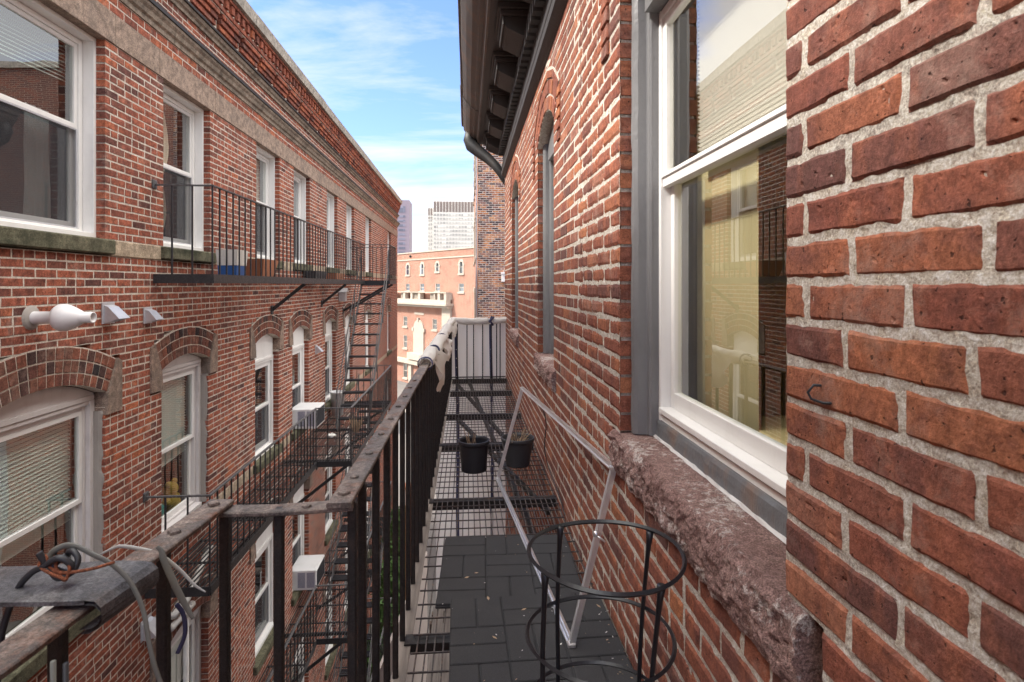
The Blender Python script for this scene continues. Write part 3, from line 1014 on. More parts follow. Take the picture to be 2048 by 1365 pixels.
def make_window(c, hw, z0, z1, kind, cover, meet=None, panel=0.0, lab=None, scr=True, raised=0.0):
    """z0 sill, z1 crown. kind rect/arch"""
    off = -0.055 if kind == 'rect' else 0.0
    pmW = lambda V: pmL(V + np.array([0, 0, off]))
    b = MB(pmW)
    m_ = 'white' if (kind == 'rect' or panel > 0.2) else 'old_white'
    d0, d1 = -0.19, -0.035
    y0, y1 = c-hw, c+hw
    if kind == 'rect':
        zt = z1
        b.cbox(y0, y0+0.03, z0, zt, d0, -0.02, 0.003); b.cbox(y1-0.03, y1, z0, zt, d0, -0.02, 0.003)
        b.cbox(y0+0.03, y1-0.03, zt-0.035, zt, d0, -0.02, 0.003)
        b.cbox(y0+0.03, y1-0.03, z0, z0+0.05, d0, -0.015, 0.003)
        iy0, iy1, iz0, iz1 = y0+0.035, y1-0.035, z0+0.05, zt-0.04
        frame_rect(b, iy0, iy1, iz0, iz1, -0.185, -0.11, 0.045, 0.03)
        iy0 += 0.045; iy1 -= 0.045; iz0 += 0.03; iz1 -= 0.045
    else:
        rise, R = archgeo(hw)
        zs = z1 - rise; zc_ = z1 - R
        zh = zs - 0.06 - panel            # underside of the panel
        b.cbox(y0, y0+0.06, z0, zh, d0, -0.085, 0.003); b.cbox(y1-0.06, y1, z0, zh, d0, -0.085, 0.003)
        K = 16
        top = [(c + hw*(2*k/K-1), zc_ + math.sqrt(R*R-(hw*(2*k/K-1))**2) - 0.004) for k in range(K+1)]
        outline = [(y0, zh)] + [(p[0], p[1]) for p in top] + [(y1, zh)]
        b.poly_prism(outline, 2, -0.17, -0.095)
        b.cbox(y0+0.01, y1-0.01, zh+0.004, zh+0.045, -0.12, -0.08, 0.003)
        b.cbox(y0+0.06, y1-0.06, z0, z0+0.05, d0, -0.05, 0.003)
        b.cbox(y0+0.05, y1-0.05, zh-0.035, zh-0.001, -0.18, -0.093, 0.003)
        iy0, iy1, iz0, iz1 = y0+0.062, y1-0.062, z0+0.05, zh-0.036
        frame_rect(b, iy0, iy1, iz0, iz1, -0.185, -0.12, 0.04, 0.03)
        iy0 += 0.04; iy1 -= 0.04; iz0 += 0.03; iz1 -= 0.04
    win = obj('window', b, m_, LB, label=lab)
    zm = meet if meet is not None else (iz0+iz1)/2
    # sashes
    b = MB(pmW)
    frame_rect(b, iy0+0.002, iy1-0.002, zm-0.02, iz1-0.002, -0.15, -0.122, 0.035, 0.04)
    obj('upper_sash', b, 'white', win)
    b = MB(pmW)
    lz = iz0 + raised
    frame_rect(b, iy0+0.002, iy1-0.002, lz+0.002, min(zm+0.02+raised, iz1), -0.182, -0.154, 0.04, 0.055)
    obj('lower_sash', b, 'white', win)
    b = MB(pmW)
    b.quad((iy0+0.03, zm, -0.137), (iy1-0.03, zm, -0.137), (iy1-0.03, iz1-0.03, -0.137), (iy0+0.03, iz1-0.03, -0.137))
    obj('upper_pane', b, 'glass', win)
    b = MB(pmW)
    b.quad((iy0+0.035, lz+0.04, -0.168), (iy1-0.035, lz+0.04, -0.168), (iy1-0.035, min(zm+raised, iz1), -0.168), (iy0+0.035, min(zm+raised, iz1), -0.168))
    obj('lower_pane', b, 'glass', win)
    if scr:
        b = MB(pmW)
        b.quad((iy0+0.012, iz0+0.005, -0.128), (iy1-0.012, iz0+0.005, -0.128), (iy1-0.012, zm-0.022, -0.128), (iy0+0.012, zm-0.022, -0.128))
        frame_rect(b, iy0+0.002, iy1-0.002, iz0, zm-0.021, -0.134, -0.121, 0.014, mi=1)
        obj('insect_screen', b, ['screen', 'galv'], win)
    # sill
    b = MB(pmL)
    n_ = 20
    zt_ = z0 - 0.001
    b.cbox(y0-0.06, y1+0.06, z0-0.13, zt_, -0.2, 0.055, 0.012)
    obj('sill', b, 'moss_sill' if kind == 'rect' or panel < 9 else 'cream_stone', win)
    if kind == 'arch':
        b = MB(pmL)
        a = math.asin((hw+0.015)/R)
        arch_ring(b, c, zc_, R, -a, a, 3, 0.1, int(2*a*R/0.078), proud=0.008, jt=0.011)
        b2 = b
        obj('brick_arch', b2, ['brick_arch', 'mortar_left'], win)
        for sg in (-1, 1):
            b = MB(pmL)
            sn, cs_ = math.sin(a), math.cos(a)
            ib = (c+sg*(hw-0.002), zc_+R*cs_-0.19); isp = (c+sg*(R*sn+0.004), zc_+R*cs_-0.006)
            ot = (c+sg*((R+0.31)*sn+0.008), zc_+(R+0.31)*cs_)
            xo = hw+0.215
            pts = [ib, isp, ot, (c+sg*xo, ot[1]-0.03), (c+sg*xo, ib[1])]
            if sg < 0: pts = pts[::-1]
            b.poly_prism(pts, 2, -0.13, 0.018)
            obj('impost_stone', b, 'impost_stone', win)
    # covering
    if cover in ('blind', 'half'):
        b = MB(pmW)
        z = iz1
        zb = iz0 + (iz1-iz0)*(0.38 if cover == 'blind' else 0.80)
        slope = random.uniform(0.06, 0.12)
        while z > zb:
            V = [(iy0, z - slope*0.5, -0.235), (iy1, z + slope*0.5*0.2, -0.235), (iy1, z + slope*0.1 - 0.019, -0.215), (iy0, z-slope*0.5-0.019, -0.215)]
            b.add(V, [[0, 1, 2, 3]])
            z -= 0.031
        obj('blind', b, 'blind', win)
    if cover == 'half':
        b = MB(pmW)
        pleats(b, iy1-0.34, iy1-0.06, iz0, zm+0.1, -0.30, 0.01, 22, 4)
        obj('curtain', b, 'grey_curtain', win)
    if cover == 'curtain':
        b = MB(pmW)
        pleats(b, iy0+0.1, iy1-0.30, iz0+0.75, iz1-0.0, -0.25, 0.012, 40, 20, lambda z: 0.35+0.65*np.sin(np.clip(1.02-z, 0, 1)*math.pi*0.93)**0.8*(1.15-0.2*z))
        pleats(b, iy0+0.1, iy1-0.30, iz0+0.05, iz0+0.74, -0.25, 0.012, 40, 20, lambda z: 0.35+0.5*np.sin(np.clip(1-z, 0, 1)*math.pi))
        obj('curtain', b, 'curtain', win)
    elif cover == 'grey':
        b = MB(pmW)
        pleats(b, iy0-0.02, iy1+0.02, iz0, iz1, -0.27, 0.012, 60, 6)
        obj('curtain', b, 'grey_curtain', win)
    elif cover == 'shade':
        b = MB(pmW)
        zb = iz0+(iz1-iz0)*0.55
        b.quad((iy0, zb, -0.24), (iy1, zb, -0.24), (iy1, iz1, -0.24), (iy0, iz1, -0.24))
        obj('shade', b, 'shade_white', win)
    return win
covU = ['half', 'curtain', 'shade', 'grey', 'grey', 'shade', 'grey', None]
for i, (c, hw) in enumerate(UC):
    make_window(c, hw, 0.39, 2.11, 'rect', covU[i % 8], meet=1.33 if i == 0 else 1.30, raised=0.0)
for li, dz in enumerate(LEVELS):
    for i, (c, hw) in enumerate(LC):
        if li == 1 and i == 0: continue
        if li == 2 and i < 2: continue
        pn = 0.0 if i < 2 else 0.26
        cv = ['blind', 'blind', None, None, 'shade', None, 'grey', None][(i+li*3) % 8] if not (li == 0 and i == 1) else 'blind'
        make_window(c, hw, -2.63+dz, -0.77+dz, 'arch', cv, panel=pn, scr=(i >= 2 or li > 0))
# rough cement between frames and bricks of the two old windows
for (c, hw) in LC[:2]:
    for sg in (-1, 1):
        b = MB(pmL)
        zz = np.linspace(-2.6, -1.08, 60)
        P = np.zeros((60, 4, 3))
        for k, z in enumerate(zz):
            e = 0.02*float(vn(z*9, c*3, sg)) + 0.008*float(vn(z*40, c, sg))
            y_ = c+sg*(hw+0.001)
            P[k, 0] = (y_, z, -0.02+e); P[k, 1] = (y_-sg*0.008, z, -0.03+e); P[k, 2] = (y_-sg*0.016, z, -0.05); P[k, 3] = (y_-sg*0.02, z, -0.10)
        b.grid(P)
        obj('cement_patch', b, 'concrete_patch', LB)

# ---- vents etc on the left wall
def vent_hood(y, z, lab, s=1.0):
    t = thing('vent_hood', (XL, y, z), lab, 'vent', 'metal vent hoods on the left wall')
    b = MB(pmL)
    w_ = 0.085*s
    b.cbox(y-w_, y+w_, z-0.10*s, z+0.085*s, 0.002, 0.012, 0.002)
    obj('wall_plate', b, 'galv', t)
    b = MB(pmL)
    P0 = [(y-w_*0.8, z+0.06*s, 0.012), (y+w_*0.8, z+0.06*s, 0.012), (y+w_*0.8, z+0.045*s, 0.05), (y-w_*0.8, z+0.045*s, 0.05)]
    fl = [(y-w_*0.85, z+0.045*s, 0.05), (y+w_*0.85, z+0.045*s, 0.05), (y+w_*0.95, z-0.055*s, 0.145*s), (y-w_*0.95, z-0.055*s, 0.145*s)]
    b.quad(*P0)
    b.quad(*fl)
    for sg in (-1, 1):
        b.add([(y+sg*w_*0.8, z+0.06*s, 0.012), (y+sg*w_*0.85, z+0.045*s, 0.05), (y+sg*w_*0.95, z-0.055*s, 0.145*s), (y+sg*w_*0.8, z-0.09*s, 0.03), (y+sg*w_*0.8, z-0.09*s, 0.012)], [[0, 1, 2, 3, 4]])
    obj('hood', b, 'galv', t)
    return t
vent_hood(5.17, -0.235, 'larger silver louvre vent hood on the brick wall beside the white flue pipe')
vent_hood(5.78, -0.29, 'smaller silver vent hood just right of its larger twin on the brick wall', 0.85)
vent_hood(11.96, -1.32, 'silver vent hood high between two arched windows behind the window air conditioner', 0.95)
vent_hood(5.75, -3.30, 'dented silver vent hood low on the sooty wall beside the white waste pipes', 1.05)
# lantern like cap
t = thing('vent_box', (XL, 14.1, -0.28), 'small grey boxy vent cap on the wall under the upper balcony', 'vent')
b = MB(); b.cbox(XL, XL+0.16, 13.99, 14.2, -0.40, -0.18, 0.01)
obj('box', b, 'galv', t)
b = MB(); b.poly_prism([(13.97, -0.18), (14.22, -0.18), (14.1, -0.08)], 0, XL, XL+0.2)
obj('cap', b, 'galv', t)
# flue pipe with bulb
t = thing('flue_pipe', (XL, 4.31, -0.235), 'white flue pipe with a fat bulb and open end sticking out of the brick wall', 'pipe')
prof = [(0.045, 0.0), (0.045, 0.165), (0.085, 0.175), (0.098, 0.20), (0.098, 0.235), (0.09, 0.26), (0.052, 0.335), (0.040, 0.345), (0.040, 0.42), (0.031, 0.42), (0.031, 0.30)]
b = MB(); b.lathe(prof, (XL, 4.31, -0.235), 28, axis=0)
obj('pipe', b, 'pvc', t, smooth=True)
b = MB(); b.lathe([(0.031, 0.33), (0.001, 0.33)], (XL, 4.31, -0.235), 20, axis=0)
obj('opening', b, 'hole', t)
b = MB(); b.lathe([(0.045, 0.02), (0.075, 0.012), (0.09, 0.0)], (XL, 4.31, -0.235), 20, axis=0)
obj('mortar_collar', b, 'concrete_patch', t)
# pvc pipes
t = thing('waste_pipe', (XL, 6.3, -3.4), 'white plastic pipe with an angled bend on the wall under the middle balcony', 'pipe')
b = MB(); b.tube([(XL-0.05, 6.05, -3.40), (XL+0.09, 6.1, -3.40), (XL+0.10, 6.35, -3.38), (XL+0.10, 6.75, -3.14), (XL+0.10, 6.92, -3.08), (XL+0.02, 6.95, -3.12)], 0.036, 12)
obj('pipe', b, 'pvc_dirty', t, smooth=True)
t = thing('drain_pipe', (XL, 6.25, -3.5), 'white plastic pipe stub over a pale vertical drain beside the lower window', 'pipe')
b = MB(); b.tube([(XL-0.02, 6.02, -3.50), (XL+0.09, 6.05, -3.5), (XL+0.09, 6.5, -3.5)], 0.036, 12)
obj('stub', b, 'pvc_dirty', t, smooth=True)
b = MB(); b.tube([(XL+0.06, 6.42, -3.53), (XL+0.06, 6.42, -10.9)], 0.03, 10)
obj('pipe', b, 'pvc_dirty', t, smooth=True)

# air conditioners
def aircon(c, z, lab):
    t = thing('air_conditioner', (XL, c, z), lab, 'air conditioner', 'window air conditioners')
    b = MB(pmL); b.cbox(c-0.31, c+0.31, z, z+0.36, -0.12, 0.36, 0.012)
    obj('case', b, 'ac_white', t)
    b = MB(pmL)
    b.box(c-0.28, c+0.28, z+0.03, z+0.33, 0.3605, 0.362)
    for k in range(26):
        y = c-0.275+k*0.0212
        b.box(y, y+0.006, z+0.03, z+0.33, 0.362, 0.366)
    obj('grille', b, 'ac_grille', t)
    b = MB(pmL)
    for (n0, n1) in ((0.03, 0.16), (0.19, 0.33)):
        for k in range(14):
            b.box(c-0.313, c-0.3105, z+0.05+k*0.0195, z+0.064+k*0.0195, n0, n1)
    obj('side_louvre', b, 'ac_side', t)
    return t
aircon(10.9, -2.62, 'white window air conditioner level with the middle balcony rail')
aircon(10.9, -5.55, 'white window air conditioner one storey below the other, above the lower balcony')

# =========================================================== LEFT FIRE ESCAPES
def fire_escape(lab, zf, y0, ya, yb, x1=-2.5, xl=-1.93, hatch=None, brk=(), full=True):
    t = thing('fire_escape_balcony', (XL, (y0+yb)/2, zf), lab, 'fire escape')
    b = MB()
    x = XL+0.02
    k = 0
    while x < xl:
        ys, ye = (y0, yb) if x < x1 else (ya, yb)
        if hatch and x > hatch[0] - 0.01 and x < hatch[1]+0.01:
            parts = [(ys, hatch[2]), (hatch[3], ye)]
        else:
            parts = [(ys, ye)]
        for (p, q) in parts:
            if q > p: b.box(x, x+0.010, p, q, zf-0.014, zf)
        x += 0.046
    y = y0+0.02
    while y < yb:
        xe = x1 if y < ya else xl
        if hatch and hatch[2] < y < hatch[3]:
            b.box(XL, hatch[0], y, y+0.03, zf-0.045, zf-0.031)
        else:
            b.box(XL, xe, y, y+0.03, zf-0.045, zf-0.031)
        y += 0.55
    obj('slatted_deck', b, 'iron_far', t)
    b = MB()
    b.box(x1, x1+0.012, y0, ya, zf-0.085, zf+0.006)
    b.box(x1, xl, ya, ya+0.012, zf-0.085, zf+0.006)
    b.box(xl, xl+0.012, ya, yb, zf-0.085, zf+0.006)
    b.box(XL, xl, yb, yb+0.012, zf-0.085, zf+0.006)
    b.box(XL, x1, y0-0.012, y0, zf-0.085, zf+0.006)
    obj('edge_beam', b, 'iron_far', t)
    # rail
    zr = zf + 0.89
    path = [(XL-0.02, y0), (x1, y0), (x1, ya), (xl, ya), (xl, yb), (XL-0.02, yb)]
    b = MB()
    for i in range(len(path)-1):
        p, q = path[i], path[i+1]
        d = Vector((q[0]-p[0], q[1]-p[1])).normalized()*0.016
        b.beam((p[0]-d[0], p[1]-d[1], zr+0.0015*i), (q[0]+d[0], q[1]+d[1], zr+0.0015*i), 0.03, 0.014)
    b.cbox(XL-0.005, XL+0.015, y0-0.04, y0+0.04, zr-0.04, zr+0.05, 0.006)
    rail = obj('handrail', b, 'iron_grey', t)
    proto = None
    nb = 0
    for i in range(len(path)-1):
        p, q = path[i], path[i+1]
        Ld = math.hypot(q[0]-p[0], q[1]-p[1])
        n_ = max(1, int(Ld/0.165))
        for k in range(n_):
            if i == 0 and k == 0: continue
            u = k/n_
            x = p[0]+(q[0]-p[0])*u; y = p[1]+(q[1]-p[1])*u
            if nb > 98: continue
            nb += 1
            if proto is None:
                b = MB(); b.box(x-0.007, x+0.007, y-0.007, y+0.007, zf-0.06, zr-0.007)
                proto = obj('baluster', b, 'iron_far', t); px_, py_ = x, y
            else:
                dup(proto, (x-px_, y-py_, 0), t)
    for (by, depth) in brk:
        b = MB()
        xx = x1 if by < ya else xl
        b.beam((XL, by, zf-0.06), (xx, by, zf-0.06), 0.035, 0.05)
        b.beam((XL+0.01, by, zf-depth), (xx-0.05, by, zf-0.09), 0.03, 0.05)
        b.cbox(XL, XL+0.02, by-0.05, by+0.05, zf-depth-0.07, zf-depth+0.07, 0.006)
        obj('bracket', b, 'iron_far', t)
    return t
fe1 = fire_escape('upper black iron fire escape balcony holding a bucket and a terracotta planter', 0.10, 5.9, 14.3, 15.5, x1=-2.54, brk=((9.3, 0.5), (12.4, 0.5), (14.5, 0.75), (15.3, 0.75)))
fe2 = fire_escape('middle black iron fire escape balcony with the white plastic bin on it', -2.94, 5.75, 9.65, 14.6, hatch=(-2.62, -1.97, 12.1, 14.0), brk=((7.6, 0.6), (9.9, 0.95), (12.0, 0.8), (14.3, 0.8)))
fe3 = fire_escape('lower black iron fire escape balcony seen edge-on through the foreground railing', -5.88, 5.75, 9.65, 14.6, hatch=(-2.62, -1.97, 12.1, 14.0), brk=((7.6, 0.6), (9.9, 0.95), (12.0, 0.8), (14.3, 0.8)))
fe4 = fire_escape('lowest fire escape balcony near the foot of the alley', -8.82, 9.0, 9.65, 14.6, hatch=(-2.62, -1.97, 12.1, 14.0), brk=((9.9, 0.95), (12.3, 0.8)))

def stair(lab, ztop, zbot, ytop, ybot, x0=-2.60, x1=-2.0):
    t = thing('iron_stair', ((x0+x1)/2, ybot, zbot), lab, 'fire escape stair', 'steep iron stairs between the fire escape balconies')
    up = (0, (ztop-zbot), -(ytop-ybot))
    for x in (x0, x1):
        b = MB(); b.beam((x, ybot, zbot+0.02), (x, ytop, ztop), 0.012, 0.15, (0, 0, 1))
        obj('stringer', b, 'iron_grey', t)
    n_ = 13
    proto = None
    for k in range(1, n_+1):
        u = k/(n_+0.4)
        y = ybot+(ytop-ybot)*u; z = zbot+(ztop-zbot)*u
        if proto is None:
            b = MB()
            for j in range(4):
                b.box(x0+0.006, x1-0.006, y-0.09+j*0.05, y-0.06+j*0.05, z-0.012, z)
            b.box(x0+0.006, x1-0.006, y-0.1, y-0.091, z-0.03, z+0.005)
            proto = obj('tread', b, 'iron_far', t); y_, z_ = y, z
        else:
            dup(proto, (0, y-y_, z-z_), t)
    for x in (x0-0.03, x1+0.03):
        b = MB()
        h = 0.72
        b.beam((x, ybot+0.1, zbot+h), (x, ytop+0.1, ztop+h+0.05), 0.014, 0.032)
        b.beam((x, ybot+0.1, zbot+h*0.5), (x, ytop+0.1, ztop+h*0.5), 0.012, 0.02)
        for u in (0.03, 0.35, 0.68, 1.0):
            y = ybot+(ytop-ybot)*u; z = zbot+(ztop-zbot)*u
            b.beam((x, y, z-0.02), (x, y+0.05, z+h+0.02), 0.022, 0.022)
        obj('handrail', b, 'iron_grey', t)
    return t
stair('iron stair from the upper balcony down to the middle landing', 0.10, -2.93, 14.35, 11.6)
stair('iron stair from the middle landing down to the lower landing', -2.94, -5.87, 14.0, 11.0)
stair('iron stair from the lower landing down towards the ground', -5.88, -8.81, 14.0, 11.0)

# things on the fire escapes
def pot_on(name, cx_, cy_, z, prof, mats, lab, cat, n=20, grp=None):
    t = thing(name, (cx_, cy_, z), lab, cat, grp)
    b = MB(); b.lathe(prof, (cx_, cy_, z), n)
    obj('body', b, mats, t, smooth=False)
    return t
t = thing('bucket', (-2.72, 6.95, 0.105), 'white square bucket with a blue lower half standing on the upper balcony', 'bucket')
def tapered(cx_, cy_, z0, z1, a0, b0, a1, b1, wall=0.006):
    b = MB()
    lo = [(cx_-a0, cy_-b0, z0), (cx_+a0, cy_-b0, z0), (cx_+a0, cy_+b0, z0), (cx_-a0, cy_+b0, z0)]
    hi = [(cx_-a1, cy_-b1, z1), (cx_+a1, cy_-b1, z1), (cx_+a1, cy_+b1, z1), (cx_-a1, cy_+b1, z1)]
    hin = [(cx_-a1+wall, cy_-b1+wall, z1), (cx_+a1-wall, cy_-b1+wall, z1), (cx_+a1-wall, cy_+b1-wall, z1), (cx_-a1+wall, cy_+b1-wall, z1)]
    lin = [(cx_-a0+wall, cy_-b0+wall, z0+wall), (cx_+a0-wall, cy_-b0+wall, z0+wall), (cx_+a0-wall, cy_+b0-wall, z0+wall), (cx_-a0+wall, cy_+b0-wall, z0+wall)]
    V = lo+hi+hin+lin
    F = [[3,2,1,0]]
    for r in range(3):
        for i in range(4):
            F.append([r*4+i, r*4+(i+1)%4, (r+1)*4+(i+1)%4, (r+1)*4+i])
    F.append([12,13,14,15])
    b.add(V, F)
    return b
obj('lower_half', tapered(-2.72, 6.83, 0.105, 0.22, 0.10, 0.135, 0.105, 0.14), 'blue', t)
obj('upper_half', tapered(-2.72, 6.83, 0.222, 0.40, 0.108, 0.142, 0.12, 0.155), 'pvc_dirty', t)
t = thing('planter', (-2.74, 7.75, 0.105), 'square terracotta planter on the upper balcony', 'planter')
obj('pot', tapered(-2.74, 7.75, 0.105, 0.33, 0.11, 0.19, 0.16, 0.29), 'terracotta', t)
b = MB(); b.box(-2.88, -2.6, 7.5, 8.0, 0.27, 0.30); obj('soil', b, 'soil', t)
for (x, y, h, lab) in ((-2.95, 11.4, 0.16, 'low dark trough planter on the upper balcony past the terracotta planter'), (-2.85, 12.6, 0.14, 'reddish trough planter further along the upper balcony')):
    t = thing('trough_planter', (x, y, 0.105), lab, 'planter')
    obj('trough', tapered(x, y, 0.105, 0.105+h, 0.09, 0.38, 0.11, 0.42), 'terracotta' if y > 12 else 'pot_grey', t)
    b = MB(); b.box(x-0.09, x+0.09, y-0.38, y+0.38, 0.105+h-0.03, 0.105+h-0.02); obj('soil', b, 'soil', t)
t = thing('plastic_bin', (-2.92, 13.1, -2.93), 'white plastic bin against the wall on the middle landing', 'bin')
b = MB(); b.lathe([(0.001, 0), (0.12, 0), (0.16, 0.5), (0.17, 0.5), (0.17, 0.53), (0.15, 0.53), (0.11, 0.02)], (-2.92, 13.1, -2.93), 20)
obj('body', b, 'pvc', t, smooth=True)
t = thing('bundle', (-2.42, 11.5, -2.93), 'small pale bundle with a dry twiggy plant at the stair foot on the middle landing', 'bundle')
b = MB()
for k in range(60):
    a = random.uniform(0, 6.28); r = random.uniform(0.02, 0.16)
    x, y = -2.2+r*math.cos(a), 11.5+r*math.sin(a)
    b.tube([(x*0.3-2.2*0.7, 11.5+(y-11.5)*0.3, -2.92), (x, y, -2.92+random.uniform(0.1, 0.3))], 0.004, 4)
obj('twigs', b, 'twig', t)
b = MB()
P = np.zeros((16, 9, 3))
for i in range(16):
    for j in range(9):
        a = 2*math.pi*i/15; ph = math.pi*j/8
        r = 0.075*(1+0.6*float(vn(math.cos(a)*2+3, math.sin(a)*2+3, ph*2)))
        P[i, j] = (-2.62+r*math.sin(ph)*math.cos(a), 11.2+r*1.3*math.sin(ph)*math.sin(a), -2.90+r*0.4*math.cos(ph))
b.grid(P)
obj('sack', b, 'pvc_dirty', t, smooth=True)
# wall cable clips and soft toys on the sill of the second lower window
for (y, m_, r, lab) in ((6.45, 'toy_teal', 0.10, 'teal soft toy behind the glass of the second arched window'), (6.78, 'toy_yellow', 0.11, 'yellow soft toy behind the glass of the second arched window')):
    t = thing('soft_toy', (XL-0.28, y, -2.56), lab, 'toy')
    b = MB()
    def blob(b, c_, r):
        P = np.zeros((14, 9, 3))
        for i in range(14):
            for j in range(9):
                a = 2*math.pi*i/13; ph = math.pi*j/8
                P[i, j] = (c_[0]+r*math.sin(ph)*math.cos(a), c_[1]+r*math.sin(ph)*math.sin(a), c_[2]+r*math.cos(ph))
        b.grid(P)
    blob(b, (XL-0.29, y, -2.48), r); blob(b, (XL-0.28, y, -2.33), r*0.75)
    blob(b, (XL-0.27, y-r*0.9, -2.45), r*0.4); blob(b, (XL-0.27, y+r*0.9, -2.45), r*0.4)
    blob(b, (XL-0.27, y-r*0.6, -2.26), r*0.3); blob(b, (XL-0.27, y+r*0.6, -2.26), r*0.3)
    obj('body', b, m_, t, smooth=True)

# =========================================================== RIGHT BUILDING
XR = 0.548
pmR = lambda V: np.stack([XR - V[:, 2], V[:, 0], V[:, 1]], -1)
RB = thing('brick_house', (4, 3, -11), 'red brick house close on the right with thick mortar and dark metal cornice', 'building')
RW = [(1.488, 0.542, 1.21), (4.02, 0.42, 1.21), (6.60, 0.45, 1.21)]      # centre, half width, crown
ZS = -0.535
def rgeo(hw):
    rise = 0.15
    R = (hw*hw+rise*rise)/(2*rise)
    return rise, R
def exclR(t0, t1):
    tm = (t0+t1)/2; E = []
    for (c, hw, zc_) in RW:
        rise, R = rgeo(hw)
        sp = zc_-rise
        if ZS <= tm < sp: E.append((c-hw, c+hw))
        elif sp <= tm < zc_+0.215:
            q = (R+0.215)**2-(tm-(zc_-R))**2
            if q > 0:
                a = math.asin((hw+0.01)/R)
                x = min(math.sqrt(q), (tm-(zc_-R))*math.tan(a)+0.0)
                if tm < zc_+0.215: E.append((c-x, c+x))
        if ZS-0.145 <= tm < ZS: E.append((c-hw-0.10, c+hw+0.10))
    return E
T_ = 0.0677
z_lo = ZS - 0.145 - T_*14
segR = [(z_lo, ZS-0.145), (ZS-0.145, ZS), (ZS, ZS+T_*32)]
BkR, StR = lay([(z_lo, ZS-0.145), (ZS-0.145, ZS), (ZS, ZS+T_*32)], exclR, 0.28, 8.38, joint=0.0135, jt=0.012, phase=0.04)
bR = MB(pmR)
HI = 2.75
hi = [q for q in BkR if q[0] < HI]; lo = [q for q in BkR if q[0] >= HI]
bricks_hi(bR, hi)
bricks_lo(bR, lo, ch=0.003, jn=0.0012, jc=0.0035)
mortar_strips(bR, [(max(a, HI), c_, t0, t1) for (a, c_, t0, t1) in StR if c_ > HI], -0.0022)
# near mortar as a rough sheet
def mgrid(mb, s0, s1, t0, t1, st):
    s = np.arange(s0, s1+st, st); t = np.arange(t0, t1+st, st)
    S_, Tt = np.meshgrid(s, t, indexing='ij')
    n = -0.0040 + 0.0012*vn(S_*30, Tt*30) + 0.0013*vn(S_*95, Tt*95, 4.0) + 0.0007*vn(S_*6, Tt*6, 8.0)
    sm = (S_[:-1, :-1]+S_[1:, 1:])/2; tmm = (Tt[:-1, :-1]+Tt[1:, 1:])/2
    keep = np.ones_like(sm, bool)
    rows = {}
    for j in range(sm.shape[1]):
        tt = tmm[0, j]
        for (e0, e1) in exclR(tt-0.001, tt+0.001):
            keep[:, j] &= ~((sm[:, j] > e0) & (sm[:, j] < e1))
    mb.grid(np.stack([S_, Tt, n], -1), 1, keep)
mgrid(bR, 0.28, 0.95, -0.75, 0.75, 0.005)
mgrid(bR, 0.28, 0.95, 0.75, 1.62, 0.01)
mgrid(bR, 0.28, 0.95, z_lo, -0.75, 0.009)
mgrid(bR, 0.95, HI, z_lo, 1.62, 0.009)
for (c, hw, zc_) in RW:
    rise, R = rgeo(hw)
    for sg in (-1, 1):
        y = c+sg*(hw+0.008)
        bR.quad((y, ZS, -0.01), (y, zc_-rise, -0.01), (y, zc_-rise, -0.14), (y, ZS, -0.14), 1)
obj('wall', bR, ['brick_right', 'mortar_right'], RB)
# rest of the house: below the balcony, ends and back
b = MB()
vquad(b, XR+0.004, -6, 8.4, -11, z_lo)
vquad(b, XR+0.004, -6, 0.28, z_lo, 1.6)
vquad(b, XR+0.006, 0.28, 8.4, 1.62, 2.3)
b.quad((XR+0.006, 8.385, -11), (10, 8.385, -11), (10, 8.385, 2.6), (XR+0.006, 8.385, 2.6))
b.quad((10, -6, -11), (10, 8.4, -11), (10, 8.4, 2.6), (10, -6, 2.6))
b.quad((XR+0.01, -6, -11), (10, -6, -11), (10, -6, 2.6), (XR+0.01, -6, 2.6))
obj('side_wall', b, 'flat_right', RB)
b = MB(); b.box(XR+0.0, 10, -6, 8.4, 2.5, 2.62)
obj('roof', b, 'roof', RB)
# interior rooms
b = MB()
def room(b, y0, y1, x0, x1, z0, z1, mi):
    b.quad((x1, y0, z0), (x1, y1, z0), (x1, y1, z1), (x1, y0, z1), mi)
    b.quad((x0, y0, z0), (x1, y0, z0), (x1, y0, z1), (x0, y0, z1), mi)
    b.quad((x0, y1, z0), (x1, y1, z0), (x1, y1, z1), (x0, y1, z1), mi)
    b.quad((x0, y0, z0), (x0, y1, z0), (x1, y1, z0), (x1, y0, z0), mi)
    b.quad((x0, y0, z1), (x0, y1, z1), (x1, y1, z1), (x1, y0, z1), mi)
room(b, 0.2, 2.9, XR+0.26, 3.4, -1.3, 1.4, 0)
room(b, 3.0, 5.1, XR+0.26, 3.4, -1.3, 1.4, 1)
room(b, 5.2, 8.2, XR+0.26, 3.4, -1.3, 1.4, 1)
obj('interior', b, ['yellow_wall', 'interior'], RB)
